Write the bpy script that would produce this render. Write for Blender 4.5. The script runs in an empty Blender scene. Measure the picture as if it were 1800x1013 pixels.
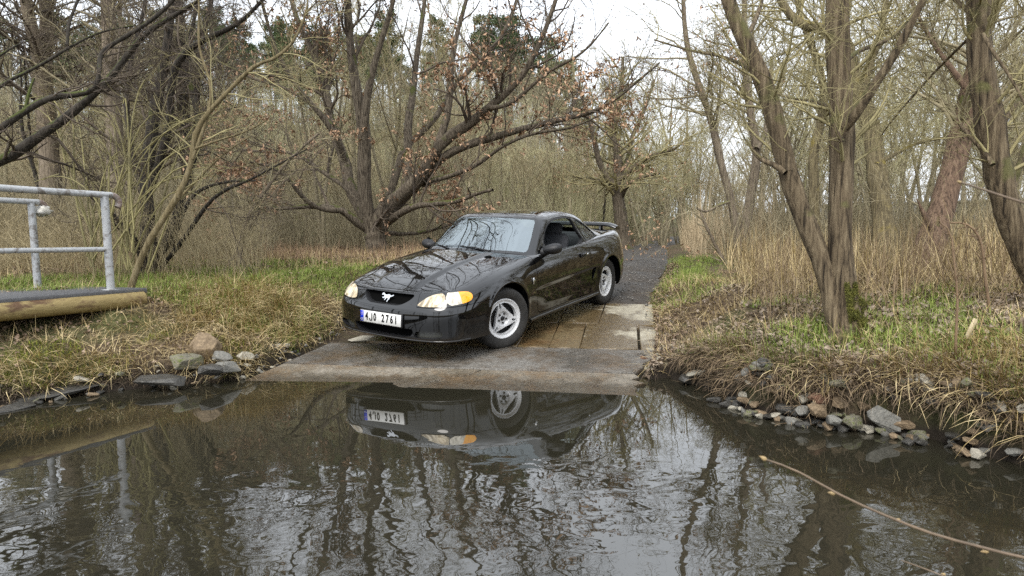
import bpy, math, random
import numpy as np
from mathutils import Matrix, Vector

SC = bpy.context.scene
COL = SC.collection
R = math.radians
random.seed(7)
RNG = np.random.default_rng(7)

# ------------------------------------------------------------------ camera
CAM_H = 1.1992
cam_d = bpy.data.cameras.new('camera')
cam_d.sensor_width = 36.0
cam_d.lens = 1048.4 / 1800 * 36
cam_d.clip_start = 0.05
cam_d.clip_end = 1500
cam_d.dof.use_dof = True
cam_d.dof.focus_distance = 6.6
cam_d.dof.aperture_fstop = 7.0
cam = bpy.data.objects.new('camera', cam_d)
COL.objects.link(cam)
cam.matrix_world = (Matrix.Translation((0, 0, CAM_H)) @ Matrix.Rotation(R(90) - 0.0728, 4, 'X')
                    @ Matrix.Rotation(-0.0184, 4, 'Z'))
SC.camera = cam

# ------------------------------------------------------------------ world, sun, exposure
SUN_EL, SUN_AZ = R(48), R(200)
w = bpy.data.worlds.new('World')
SC.world = w
w.use_nodes = True
nt = w.node_tree
nt.nodes.clear()
wo = nt.nodes.new('ShaderNodeOutputWorld')
bg = nt.nodes.new('ShaderNodeBackground')
sky = nt.nodes.new('ShaderNodeTexSky')
sky.sky_type = 'NISHITA'
sky.sun_disc = False
sky.sun_elevation = SUN_EL
sky.sun_rotation = SUN_AZ
sky.air_density = 1.0
sky.dust_density = 6.0
sky.ozone_density = 1.5
hsv = nt.nodes.new('ShaderNodeHueSaturation')
hsv.inputs['Saturation'].default_value = 0.35
tc = nt.nodes.new('ShaderNodeTexCoord')
mp = nt.nodes.new('ShaderNodeMapping')
mp.inputs['Scale'].default_value = (1.0, 1.0, 2.2)
cl = nt.nodes.new('ShaderNodeTexNoise')
cl.inputs['Scale'].default_value = 2.6
cl.inputs['Detail'].default_value = 6
cr = nt.nodes.new('ShaderNodeMapRange')
cr.inputs['From Min'].default_value = 0.3
cr.inputs['From Max'].default_value = 0.7
cr.inputs['To Min'].default_value = 0.86
cr.inputs['To Max'].default_value = 1.08
cloud = nt.nodes.new('ShaderNodeMixRGB')
cloud.blend_type = 'MIX'
cloud.inputs['Fac'].default_value = 0.80
cloud.inputs['Color2'].default_value = (9.2, 9.75, 10.5, 1)
mul = nt.nodes.new('ShaderNodeMixRGB')
mul.blend_type = 'MULTIPLY'
mul.inputs['Fac'].default_value = 1
nt.links.new(sky.outputs[0], hsv.inputs['Color'])
nt.links.new(hsv.outputs[0], cloud.inputs['Color1'])
nt.links.new(tc.outputs['Generated'], mp.inputs[0])
nt.links.new(mp.outputs[0], cl.inputs['Vector'])
nt.links.new(cl.outputs['Fac'], cr.inputs['Value'])
nt.links.new(cloud.outputs[0], mul.inputs['Color1'])
nt.links.new(cr.outputs[0], mul.inputs['Color2'])
nt.links.new(mul.outputs[0], bg.inputs['Color'])
bg.inputs['Strength'].default_value = 0.105
nt.links.new(bg.outputs[0], wo.inputs[0])

sun_d = bpy.data.lights.new('sun', 'SUN')
sun_d.energy = 1.3
sun_d.angle = R(25)
sun_d.color = (1.0, 0.96, 0.9)
sun = bpy.data.objects.new('sun', sun_d)
COL.objects.link(sun)
sun.rotation_euler = (R(90) - SUN_EL, 0, math.pi - SUN_AZ)

SC.view_settings.view_transform = 'Standard'
SC.view_settings.look = 'None'
SC.view_settings.gamma = 1
SC.view_settings.use_curve_mapping = False
SC.view_settings.exposure = 1.08
SC.render.engine = 'CYCLES'
cy = SC.cycles
cy.max_bounces = 7
cy.diffuse_bounces = 2
cy.glossy_bounces = 4
cy.transmission_bounces = 4
cy.transparent_max_bounces = 12
cy.caustics_reflective = False
cy.caustics_refractive = False
cy.use_adaptive_sampling = True
cy.adaptive_threshold = 0.01
cy.use_denoising = False
cy.sample_clamp_indirect = 4.0

# ------------------------------------------------------------------ material helpers
def sock(n, *names):
    for k in names:
        if k in n.inputs:
            return n.inputs[k]

def mat(name, color, rough=0.7, noise=None, metal=0.0, coat=0.0, bump=0.0, bscale=40.0, spec=0.5,
        emit=None, estr=0.0, ior=1.45, stretch=None, scale=6.0, detail=5, c3=None, dist=0.0, big=None, bigscale=1.4):
    """Principled material; noise = second colour blended by a fractal noise in object space."""
    m = bpy.data.materials.new(name)
    m.use_nodes = True
    t = m.node_tree
    b = t.nodes['Principled BSDF']
    b.inputs['Base Color'].default_value = (*color, 1)
    b.inputs['Roughness'].default_value = rough
    b.inputs['Metallic'].default_value = metal
    b.inputs['IOR'].default_value = ior
    sock(b, 'Specular IOR Level').default_value = spec
    sock(b, 'Coat Weight').default_value = coat
    sock(b, 'Coat Roughness').default_value = 0.02
    if emit:
        sock(b, 'Emission Color').default_value = (*emit, 1)
        sock(b, 'Emission Strength').default_value = estr
    if noise or bump:
        co = t.nodes.new('ShaderNodeTexCoord')
        mpn = t.nodes.new('ShaderNodeMapping')
        if stretch:
            mpn.inputs['Scale'].default_value = stretch
        t.links.new(co.outputs['Object'], mpn.inputs[0])
    if noise:
        n = t.nodes.new('ShaderNodeTexNoise')
        n.inputs['Scale'].default_value = scale
        n.inputs['Detail'].default_value = detail
        n.inputs['Roughness'].default_value = 0.65
        n.inputs['Distortion'].default_value = dist
        r = t.nodes.new('ShaderNodeValToRGB')
        r.color_ramp.elements[0].position = 0.36
        r.color_ramp.elements[1].position = 0.64
        r.color_ramp.elements[0].color = (*color, 1)
        r.color_ramp.elements[1].color = (*noise, 1)
        if c3:
            e = r.color_ramp.elements.new(0.5)
            e.color = (*c3, 1)
        t.links.new(mpn.outputs[0], n.inputs['Vector'])
        t.links.new(n.outputs['Fac'], r.inputs[0])
        col = r.outputs[0]
        if big:
            n3 = t.nodes.new('ShaderNodeTexNoise')
            n3.inputs['Scale'].default_value = bigscale
            n3.inputs['Detail'].default_value = 5
            t.links.new(mpn.outputs[0], n3.inputs['Vector'])
            mrb = t.nodes.new('ShaderNodeMapRange')
            mrb.inputs['From Min'].default_value = .42
            mrb.inputs['From Max'].default_value = .60
            t.links.new(n3.outputs['Fac'], mrb.inputs['Value'])
            mb_ = t.nodes.new('ShaderNodeMixRGB')
            mb_.blend_type = 'MULTIPLY'
            mb_.inputs[2].default_value = (*big, 1)
            t.links.new(mrb.outputs[0], mb_.inputs[0])
            t.links.new(col, mb_.inputs[1])
            col = mb_.outputs[0]
        t.links.new(col, b.inputs['Base Color'])
    if bump:
        n2 = t.nodes.new('ShaderNodeTexNoise')
        n2.inputs['Scale'].default_value = bscale
        n2.inputs['Detail'].default_value = 6
        bp = t.nodes.new('ShaderNodeBump')
        bp.inputs['Strength'].default_value = bump
        bp.inputs['Distance'].default_value = 0.02
        t.links.new(mpn.outputs[0], n2.inputs['Vector'])
        t.links.new(n2.outputs['Fac'], bp.inputs['Height'])
        t.links.new(bp.outputs[0], b.inputs['Normal'])
    return m

def glass_mat(name, tint, ior=1.5, refl=1.0, rough=0.0):
    """Thin pane: transparent with Fresnel reflection."""
    m = bpy.data.materials.new(name)
    m.use_nodes = True
    t = m.node_tree
    t.nodes.clear()
    o = t.nodes.new('ShaderNodeOutputMaterial')
    mx = t.nodes.new('ShaderNodeMixShader')
    tr = t.nodes.new('ShaderNodeBsdfTransparent')
    gl = t.nodes.new('ShaderNodeBsdfGlossy')
    fr = t.nodes.new('ShaderNodeFresnel')
    ge = t.nodes.new('ShaderNodeNewGeometry')
    mr = t.nodes.new('ShaderNodeMapRange')
    mr.inputs['To Min'].default_value = ior
    mr.inputs['To Max'].default_value = 1 / ior
    t.links.new(ge.outputs['Backfacing'], mr.inputs['Value'])
    t.links.new(mr.outputs[0], fr.inputs['IOR'])
    tr.inputs['Color'].default_value = (*tint, 1)
    gl.inputs['Color'].default_value = (*(refl if isinstance(refl, tuple) else (refl,) * 3), 1)
    gl.inputs['Roughness'].default_value = rough
    t.links.new(fr.outputs[0], mx.inputs[0])
    t.links.new(tr.outputs[0], mx.inputs[1])
    t.links.new(gl.outputs[0], mx.inputs[2])
    t.links.new(mx.outputs[0], o.inputs[0])
    return m

# ------------------------------------------------------------------ object helpers
def make_mesh(name, V, faces, m=None, smooth=False, normals=None, mats=None, midx=None):
    """faces: (n,3|4) int array or list of such arrays."""
    if not isinstance(faces, (list, tuple)):
        faces = [faces]
    faces = [np.asarray(f, np.int32) for f in faces if len(f)]
    V = np.asarray(V, np.float32)
    me = bpy.data.meshes.new(name)
    loops = np.concatenate([f.ravel() for f in faces]) if faces else np.zeros(0, np.int32)
    tot = np.concatenate([np.full(len(f), f.shape[1], np.int32) for f in faces]) if faces else np.zeros(0, np.int32)
    start = np.concatenate([[0], np.cumsum(tot)[:-1]]).astype(np.int32) if len(tot) else tot
    me.vertices.add(len(V))
    me.vertices.foreach_set('co', V.ravel())
    me.loops.add(len(loops))
    me.loops.foreach_set('vertex_index', loops)
    me.polygons.add(len(tot))
    me.polygons.foreach_set('loop_start', start)
    me.polygons.foreach_set('loop_total', tot)
    if mats:
        for k in mats:
            me.materials.append(k)
        if midx is not None:
            me.polygons.foreach_set('material_index', np.asarray(midx, np.int32))
    elif m:
        me.materials.append(m)
    me.update(calc_edges=True)
    if smooth:
        me.polygons.foreach_set('use_smooth', np.ones(len(tot), bool))
    if normals is not None:
        me.normals_split_custom_set_from_vertices(np.asarray(normals, np.float64).tolist())
    return me

def link(name, me, parent=None, loc=None):
    o = bpy.data.objects.new(name, me)
    COL.objects.link(o)
    if parent is not None:
        o.parent = parent
    if loc is not None:
        o.location = loc
    return o

def obj(name, V, faces, m, parent=None, smooth=False, normals=None, mats=None, midx=None):
    return link(name, make_mesh(name, V, faces, m, smooth, normals, mats, midx), parent)

def tag(o, label=None, cat=None, group=None, kind=None):
    if label: o['label'] = label
    if cat: o['category'] = cat
    if group: o['group'] = group
    if kind: o['kind'] = kind
    return o

def empty(name, loc=(0, 0, 0), rz=0.0):
    o = bpy.data.objects.new(name, None)
    COL.objects.link(o)
    o.location = loc
    o.rotation_euler = (0, 0, rz)
    o.empty_display_size = 0.2
    return o

def copy_thing(root, loc, rz=0.0, sc=1.0, label=None, group=None):
    r = root.copy()
    COL.objects.link(r)
    r.location = loc
    r.rotation_euler = (0, 0, rz)
    r.scale = (sc, sc, sc) if not isinstance(sc, tuple) else sc
    if label: r['label'] = label
    if group: r['group'] = group
    for ch in list(root.children):
        c = ch.copy()
        COL.objects.link(c)
        c.parent = r
        for g in ch.children:
            d = g.copy()
            COL.objects.link(d)
            d.parent = c
    return r

class MB:
    """collects shapes into one mesh"""
    def __init__(self):
        self.V, self.Q, self.T, self.n = [], [], [], 0
    def add(self, V, Q=None, T=None):
        V = np.asarray(V, float)
        self.V.append(V)
        if Q is not None and len(Q): self.Q.append(np.asarray(Q) + self.n)
        if T is not None and len(T): self.T.append(np.asarray(T) + self.n)
        self.n += len(V)
        return self
    def box(self, c, s, rot=None, bev=0.0):
        c, h = np.array(c, float), np.array(s, float) / 2
        if bev <= 0:
            V = np.array([[x, y, z] for x in (-1, 1) for y in (-1, 1) for z in (-1, 1)]) * h
            Q = [[0, 1, 3, 2], [4, 6, 7, 5], [0, 4, 5, 1], [2, 3, 7, 6], [0, 2, 6, 4], [1, 5, 7, 3]]
            T = None
        else:
            V, Q, T = [], [], []
            idx = {}
            for x in (-1, 1):
                for y in (-1, 1):
                    for z in (-1, 1):
                        for a in range(3):
                            p = np.array([x, y, z]) * (h - bev)
                            p[a] = [x, y, z][a] * h[a]
                            idx[(x, y, z, a)] = len(V)
                            V.append(p)
            V = np.array(V)
            for a in range(3):
                b, d = (a + 1) % 3, (a + 2) % 3
                for s_ in (-1, 1):
                    q = []
                    for sb, sd in ((-1, -1), (1, -1), (1, 1), (-1, 1)):
                        k = [0, 0, 0]; k[a] = s_; k[b] = sb; k[d] = sd
                        q.append(idx[(*k, a)])
                    Q.append(q if s_ > 0 else q[::-1])
            for a in range(3):
                b, d = (a + 1) % 3, (a + 2) % 3
                for sb in (-1, 1):
                    for sd in (-1, 1):
                        def k(sa, ax):
                            q = [0, 0, 0]; q[a] = sa; q[b] = sb; q[d] = sd
                            return idx[(*q, ax)]
                        q = [k(-1, b), k(1, b), k(1, d), k(-1, d)]
                        Q.append(q if sb * sd < 0 else q[::-1])
            for x in (-1, 1):
                for y in (-1, 1):
                    for z in (-1, 1):
                        t_ = [idx[(x, y, z, 0)], idx[(x, y, z, 1)], idx[(x, y, z, 2)]]
                        T.append(t_ if x * y * z > 0 else t_[::-1])
        if rot is not None:
            V = V @ np.array(rot).T
        return self.add(V + c, Q, T)
    def tube(self, pts, r, k=8, caps=True):
        pts = np.asarray(pts, float)
        n = len(pts)
        r = np.full(n, r) if np.isscalar(r) else np.asarray(r, float)
        V, Q = tube_batch(pts[None], r[None], k)
        self.add(V, Q)
        if caps:
            for e in (0, n - 1):
                ring = V[e * k:(e + 1) * k]
                T = [[0, 1 + (i + 1) % k, 1 + i] if e == 0 else [0, 1 + i, 1 + (i + 1) % k] for i in range(k)]
                self.add(np.vstack([pts[e][None], ring]), None, T)
        return self
    def lathe(self, prof, k=32, axis=1, c=(0, 0, 0), closed=False):
        """prof [(r, h)], revolved about axis (0 x,1 y,2 z)"""
        prof = np.asarray(prof, float)
        a = np.arange(k) * 2 * math.pi / k
        b, d = (axis + 1) % 3, (axis + 2) % 3
        V = np.zeros((len(prof), k, 3))
        V[:, :, axis] = prof[:, 1][:, None]
        V[:, :, b] = prof[:, 0][:, None] * np.cos(a)
        V[:, :, d] = prof[:, 0][:, None] * np.sin(a)
        n = len(prof)
        Q = []
        for i in range(n if closed else n - 1):
            i2 = (i + 1) % n
            for j in range(k):
                Q.append([i * k + j, i * k + (j + 1) % k, i2 * k + (j + 1) % k, i2 * k + j])
        return self.add(V.reshape(-1, 3) + np.array(c), Q)
    def build(self, name, m, parent=None, smooth=False):
        V = np.concatenate(self.V)
        fs = []
        if self.Q: fs.append(np.concatenate(self.Q))
        if self.T: fs.append(np.concatenate(self.T))
        return obj(name, V, fs, m, parent, smooth)

def nrm(v):
    return v / np.maximum(np.linalg.norm(v, axis=-1, keepdims=True), 1e-9)

def tube_batch(P, Rr, k=3):
    """P (m,n,3) centre lines, Rr (m,n) radii -> verts, quads"""
    m, n, _ = P.shape
    T = np.empty_like(P)
    T[:, 1:-1] = P[:, 2:] - P[:, :-2]
    T[:, 0] = P[:, 1] - P[:, 0]
    T[:, -1] = P[:, -1] - P[:, -2]
    T = nrm(T)
    up = np.zeros((m, 1, 3)); up[..., 2] = 1
    alt = np.zeros((m, 1, 3)); alt[..., 0] = 1
    mean = nrm((P[:, -1] - P[:, 0]))[:, None]
    ref = np.where(np.abs(mean[..., 2:3]) > 0.8, alt, up)
    A = nrm(np.cross(np.broadcast_to(ref, P.shape), T))
    B = np.cross(T, A)
    ang = np.arange(k) * 2 * math.pi / k
    V = P[:, :, None] + Rr[:, :, None, None] * (A[:, :, None] * np.cos(ang)[None, None, :, None]
                                                + B[:, :, None] * np.sin(ang)[None, None, :, None])
    i = np.arange(m)[:, None, None] * (n * k) + np.arange(n - 1)[None, :, None] * k
    j = np.arange(k)[None, None, :]
    j2 = (j + 1) % k
    Q = np.stack(np.broadcast_arrays(i + j, i + j2, i + k + j2, i + k + j), -1).reshape(-1, 4)
    return V.reshape(-1, 3), Q

# ------------------------------------------------------------------ curves, 2-D fields, clipping
def cspline(t, P, tq):
    """natural cubic spline through P (n, ...) at t"""
    t = np.asarray(t, float); P = np.asarray(P, float); n = len(t)
    sh = P.shape[1:]
    Y = P.reshape(n, -1)
    h = np.diff(t)
    A = np.zeros((n, n)); B = np.zeros((n, Y.shape[1]))
    A[0, 0] = A[-1, -1] = 1
    for i in range(1, n - 1):
        A[i, i - 1], A[i, i], A[i, i + 1] = h[i - 1], 2 * (h[i - 1] + h[i]), h[i]
        B[i] = 6 * ((Y[i + 1] - Y[i]) / h[i] - (Y[i] - Y[i - 1]) / h[i - 1])
    Mx = np.linalg.solve(A, B)
    tq = np.asarray(tq, float)
    k = np.clip(np.searchsorted(t, tq, side='right') - 1, 0, n - 2)
    hk = h[k][:, None]
    a = (t[k + 1] - tq)[:, None]; b = (tq - t[k])[:, None]
    out = (Mx[k] * a ** 3 + Mx[k + 1] * b ** 3) / (6 * hk) + (Y[k] / hk - Mx[k] * hk / 6) * a + (Y[k + 1] / hk - Mx[k + 1] * hk / 6) * b
    return out.reshape((len(tq),) + sh)

def chord(P, pw=0.5):
    d = np.linalg.norm(np.diff(np.asarray(P, float), axis=0), axis=1) ** pw
    return np.concatenate([[0], np.cumsum(d)])

def smooth_path(P, n, pw=0.5):
    t = chord(P, pw)
    return cspline(t, P, np.linspace(0, t[-1], n))

def sdpoly(p, poly):
    """signed distance (negative inside) of points p (n,2) to polygon"""
    poly = np.asarray(poly, float)
    a = poly; b = np.roll(poly, -1, 0)
    d = np.full(len(p), 1e9)
    ins = np.zeros(len(p), bool)
    for (x0, y0), (x1, y1) in zip(a, b):
        e = np.array([x1 - x0, y1 - y0])
        q = p - np.array([x0, y0])
        tt = np.clip((q @ e) / max(e @ e, 1e-12), 0, 1)
        d = np.minimum(d, np.linalg.norm(q - tt[:, None] * e, axis=1))
        c = (y0 > p[:, 1]) != (y1 > p[:, 1])
        with np.errstate(divide='ignore', invalid='ignore'):
            xi = x0 + (p[:, 1] - y0) * (x1 - x0) / (y1 - y0 if y1 != y0 else 1e-12)
        ins ^= c & (p[:, 0] < xi)
    return np.where(ins, -d, d)

def clip(A, T, f):
    """split triangles T over vertex rows A by field f: returns (inside f<0), (outside)"""
    res = []
    for sgn in (1, -1):
        g = f * sgn
        inside = g < 0
        cnt = inside[T].sum(1)
        keep = [T[cnt == 3]]
        newA = [A]
        base = len(A)
        for c in (1, 2):
            S = T[cnt == c]
            if not len(S): continue
            fl = inside[S] if c == 1 else ~inside[S]
            k = fl.argmax(1)
            r = np.arange(len(S))
            i0, i1, i2 = S[r, k], S[r, (k + 1) % 3], S[r, (k + 2) % 3]
            t1 = (g[i0] / (g[i0] - g[i1] + 1e-15))[:, None]
            t2 = (g[i0] / (g[i0] - g[i2] + 1e-15))[:, None]
            p1 = A[i0] + t1 * (A[i1] - A[i0])
            p2 = A[i0] + t2 * (A[i2] - A[i0])
            n = len(S)
            j1 = base + np.arange(n); j2 = base + n + np.arange(n)
            newA += [p1, p2]; base += 2 * n
            if c == 1:
                keep.append(np.stack([i0, j1, j2], 1))
            else:
                keep.append(np.stack([j1, i1, i2], 1)); keep.append(np.stack([j1, i2, j2], 1))
        AA = np.concatenate(newA); TT = np.concatenate(keep)
        used, inv = np.unique(TT, return_inverse=True)
        res.append((AA[used], inv.reshape(-1, 3)))
    return res

def seam(A, T, fn, w):
    """cut a groove of half width w along fn = 0: returns inside part, outside part"""
    ins, rest = clip(A, T, fn(A) + w)
    _, out = clip(*rest, fn(rest[0]) - w)
    return ins, out

def boundary(A, T, f, tol=2e-3):
    """boundary edges (directed) of tri mesh whose both ends have |f|<tol (duplicate verts welded by position)"""
    key = np.round(A[:, :3] / 2e-5).astype(np.int64)
    _, inv = np.unique(key, axis=0, return_inverse=True)
    inv = inv.ravel()
    E = np.concatenate([T[:, [0, 1]], T[:, [1, 2]], T[:, [2, 0]]])
    W = inv[E]
    Ws = np.sort(W, 1)
    _, ui, cnt = np.unique(Ws, axis=0, return_inverse=True, return_counts=True)
    b = (cnt[ui.ravel()] == 1) & (np.abs(f[E[:, 0]]) < tol) & (np.abs(f[E[:, 1]]) < tol)
    return E[b]
# ================================================================== the black coupe
CAR_M = Matrix(((-0.5450, 0.8384, 0.0032, -0.7735), (-0.8337, -0.5415, -0.1083, 6.7344), (-0.0890, -0.0617, 0.9941, 0.1547), (0, 0, 0, 1)))

def build_car():
    PAINT = mat('black_paint', (0.0028, 0.0029, 0.0032), 0.05, coat=1.0, spec=0.15)
    sock(PAINT.node_tree.nodes['Principled BSDF'], 'Coat IOR').default_value = 1.6
    # thin road film low on the sides
    pt = PAINT.node_tree; pb = pt.nodes['Principled BSDF']
    pco = pt.nodes.new('ShaderNodeTexCoord'); psx = pt.nodes.new('ShaderNodeSeparateXYZ'); pn = pt.nodes.new('ShaderNodeTexNoise')
    pn.inputs['Scale'].default_value = 14; pn.inputs['Detail'].default_value = 9; pn.inputs['Roughness'].default_value = .75
    pt.links.new(pco.outputs['Object'], psx.inputs[0]); pt.links.new(pco.outputs['Object'], pn.inputs['Vector'])
    pma = pt.nodes.new('ShaderNodeMath'); pma.operation = 'MULTIPLY_ADD'; pma.inputs[1].default_value = .55
    pt.links.new(pn.outputs['Fac'], pma.inputs[0]); pt.links.new(psx.outputs['Z'], pma.inputs[2])
    pmr = pt.nodes.new('ShaderNodeMapRange')
    for k_, v_ in (('From Min', .62), ('From Max', .46), ('To Min', 0), ('To Max', .30)): pmr.inputs[k_].default_value = v_
    pt.links.new(pma.outputs[0], pmr.inputs['Value'])
    pmx = pt.nodes.new('ShaderNodeMixRGB'); pmx.inputs[1].default_value = (.0028, .0029, .0032, 1); pmx.inputs[2].default_value = (.06, .05, .038, 1)
    pt.links.new(pmr.outputs[0], pmx.inputs[0]); pt.links.new(pmx.outputs[0], pb.inputs['Base Color'])
    pcw = pt.nodes.new('ShaderNodeMapRange')
    pcw.inputs['From Max'].default_value = .30; pcw.inputs['To Min'].default_value = 1.0; pcw.inputs['To Max'].default_value = .55
    pt.links.new(pmr.outputs[0], pcw.inputs['Value']); pt.links.new(pcw.outputs[0], sock(pb, 'Coat Weight'))
    TRIM = mat('black_plastic', (0.012, 0.012, 0.013), 0.45, bump=0.15, bscale=400)
    RUBBER = mat('tyre_rubber', (0.016, 0.0155, 0.015), 0.72, noise=(0.03, 0.028, 0.025), scale=9, bump=0.3, bscale=90)
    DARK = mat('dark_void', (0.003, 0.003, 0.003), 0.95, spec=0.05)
    ALLOY = mat('silver_alloy', (0.74, 0.75, 0.76), 0.33, noise=(0.64, 0.64, 0.64), scale=14, metal=0.15, spec=0.6)
    STEEL = mat('brake_steel', (0.05, 0.045, 0.04), 0.55, metal=0.5)
    CHROME = mat('bright_chrome', (0.75, 0.76, 0.77), 0.16, metal=1.0)
    BARREL = mat('dark_barrel', (0.035, 0.035, 0.036), 0.5)  # inner barrel in a darker tone than the rim and face
    SEAT = mat('grey_seat_cloth', (0.045, 0.046, 0.05), 0.85, noise=(0.03, 0.03, 0.034), scale=30)
    WS = glass_mat('windscreen_glass', (0.42, 0.52, 0.55), 3.5, (0.86, 0.96, 1.0), 0.0)
    GL = glass_mat('window_glass', (0.55, 0.62, 0.6), 1.75)
    LENS = mat('headlamp_lens', (0.14, 0.11, 0.065), 0.12, noise=(0.66, 0.60, 0.48), scale=6, stretch=(1, 5, 1.6),
               coat=1.0, c3=(0.44, 0.36, 0.235), emit=(1.0, 0.78, 0.46), estr=0.05)
    BULB = mat('lit_headlamp_bulb', (0.42, 0.33, 0.20), 0.12, noise=(0.8, 0.72, 0.55), scale=9, stretch=(1, 3, 1.2), coat=1.0, emit=(1.0, 0.76, 0.45), estr=0.10)
    CORNER = mat('corner_lamp_lens', (0.30, 0.28, 0.23), 0.1, noise=(0.70, 0.66, 0.56), scale=6, stretch=(5, 5, 0.6),
                 coat=1.0, emit=(1.0, 0.8, 0.5), estr=0.06)
    AMBER = mat('amber_lens', (0.62, 0.24, 0.008), 0.15, noise=(0.75, 0.36, 0.02), scale=9, stretch=(1, 6, 1), coat=1.0,
                emit=(1.0, 0.45, 0.02), estr=0.12)
    FOGM = mat('fog_lamp_lens', (0.05, 0.05, 0.04), 0.12, coat=1.0)
    PLATE = mat('plate_white', (0.74, 0.74, 0.72), 0.35, noise=(0.66, 0.66, 0.63), scale=12)
    BLUE = mat('plate_blue', (0.008, 0.035, 0.5), 0.35)
    INK = mat('plate_black', (0.006, 0.006, 0.007), 0.4)
    GOLD = mat('plate_yellow', (0.75, 0.6, 0.05), 0.4)
    RED = mat('tail_lamp_red', (0.25, 0.006, 0.006), 0.1, coat=1.0)

    root = bpy.data.objects.new('sports_coupe', None)
    COL.objects.link(root)
    root.matrix_world = CAR_M
    tag(root, 'black two-door coupe with lit headlamps parked nose-down on the concrete ramp', 'car')

    # ---- body net: base point, inward normal, profile of (inset, z)
    fr = [(.125, .232), (.018, .243), (.0, .30), (.0, .42), (.012, .515), (.032, .563), (.062, .60), (.098, .645), (.132, .682), (.165, .697)]
    NET = [
        ((.972, 0), (-1, 0), fr),
        ((.964, .25), (-1, -.04), fr),
        ((.937, .48), (-.97, -.22), [(.12, .232), (.018, .243), (.0, .30), (.0, .42), (.010, .515), (.03, .565), (.07, .605), (.115, .65), (.155, .685), (.20, .70)]),
        ((.870, .675), (-.82, -.57), [(.11, .232), (.018, .243), (.0, .30), (.0, .42), (.006, .515), (.03, .57), (.065, .612), (.105, .655), (.15, .69), (.20, .708)]),
        ((.745, .795), (-.52, -.85), [(.10, .23), (.018, .24), (.0, .30), (.0, .42), (.003, .515), (.022, .575), (.05, .622), (.085, .668), (.13, .702), (.185, .722)]),
        ((.53, .862), (-.2, -.98), [(.09, .225), (.02, .235), (.006, .30), (.0, .42), (.002, .52), (.014, .59), (.036, .648), (.075, .702), (.125, .738), (.185, .758)]),
        ((.27, .893), (-.06, -1), [(.085, .215), (.025, .228), (.010, .30), (.0, .43), (.0, .54), (.010, .63), (.032, .71), (.08, .768), (.14, .80), (.205, .817)]),
        ((.0, .906), (0, -1), [(.085, .195), (.03, .21), (.012, .295), (.0, .44), (.0, .57), (.010, .67), (.034, .755), (.085, .815), (.145, .845), (.21, .86)]),
        ((-.3, .902), (0, -1), [(.09, .19), (.03, .205), (.014, .295), (.003, .44), (.0, .58), (.010, .69), (.034, .785), (.083, .85), (.14, .88), (.20, .893)]),
        ((-.6, .893), (0, -1), [(.10, .185), (.03, .20), (.018, .295), (.006, .44), (.0, .58), (.008, .70), (.03, .80), (.062, .865), (.10, .90), (.16, .915)]),
        ((-1.2, .889), (0, -1), [(.10, .185), (.03, .20), (.02, .295), (.008, .44), (.0, .59), (.006, .71), (.024, .82), (.046, .875), (.065, .905), (.10, .915)]),
        ((-1.8, .893), (0, -1), [(.10, .19), (.03, .205), (.02, .30), (.008, .44), (.0, .60), (.006, .73), (.024, .84), (.046, .895), (.065, .925), (.10, .935)]),
        ((-2.2, .905), (0, -1), [(.09, .20), (.03, .215), (.016, .31), (.003, .45), (.0, .61), (.010, .745), (.034, .855), (.07, .92), (.10, .95), (.14, .962)]),
        ((-2.57, .912), (0, -1), [(.08, .215), (.03, .23), (.010, .32), (.0, .45), (.0, .61), (.012, .75), (.04, .86), (.085, .932), (.125, .968), (.18, .982)]),
        ((-2.93, .892), (0.08, -1), [(.08, .235), (.03, .25), (.008, .335), (.0, .46), (.0, .61), (.014, .74), (.045, .865), (.10, .945), (.15, .985), (.22, .998)]),
        ((-3.20, .832), (.3, -.95), [(.08, .26), (.03, .275), (.006, .355), (.0, .47), (.0, .60), (.018, .72), (.05, .865), (.10, .955), (.145, .992), (.21, 1.002)]),
        ((-3.43, .70), (.68, -.73), [(.08, .275), (.03, .29), (.004, .37), (.0, .48), (.004, .60), (.03, .70), (.06, .85), (.09, .95), (.12, .985), (.18, .997)]),
        ((-3.56, .50), (.95, -.3), [(.08, .28), (.03, .295), (.002, .375), (.0, .485), (.006, .60), (.035, .69), (.06, .84), (.08, .94), (.10, .975), (.16, .99)]),
        ((-3.63, .28), (1, -.06), [(.08, .28), (.03, .295), (.002, .375), (.0, .485), (.006, .60), (.035, .69), (.06, .84), (.08, .94), (.10, .975), (.16, .988)]),
        ((-3.64, 0), (1, 0), [(.08, .28), (.03, .295), (.002, .375), (.0, .485), (.006, .60), (.035, .69), (.06, .84), (.08, .94), (.10, .975), (.16, .987)]),
    ]
    P = []
    for (bx, by), n, prof in NET:
        n = np.array(n, float); n /= np.linalg.norm(n)
        P.append([[bx + n[0] * d, by + n[1] * d, z] for d, z in prof])
    P = np.array(P)
    NS = len(P)
    full = np.concatenate([P[:0:-1] * [1, -1, 1], P])
    ts = chord(full[:, 3], 0.5)
    ts = (ts - ts[NS - 1])
    st = ts[NS - 1:]                      # param of station k
    tv = np.mean([chord(p, 0.6) / chord(p, 0.6)[-1] for p in P], 0)

    def body_surf(sq, vq):
        a = cspline(ts, full, sq)                              # (S,10,3)
        return cspline(tv, a.transpose(1, 0, 2), vq).transpose(1, 0, 2)  # (S,V,3)
    nS, nV = 300, 56
    sq = np.linspace(0, st[-1], nS)
    vq = np.linspace(0, 1, nV)
    G = body_surf(sq, vq)
    # side cove pressed into door and quarter panel, rising to the scoop ahead of the rear wheel
    X, Yy, Z = G[..., 0], G[..., 1], G[..., 2]
    up_line = 0.555 + 0.05 * np.clip((-0.35 - X) / 1.6, 0, 1)
    lo_line = 0.33 + 0.02 * np.clip((-0.35 - X) / 1.6, 0, 1)
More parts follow.
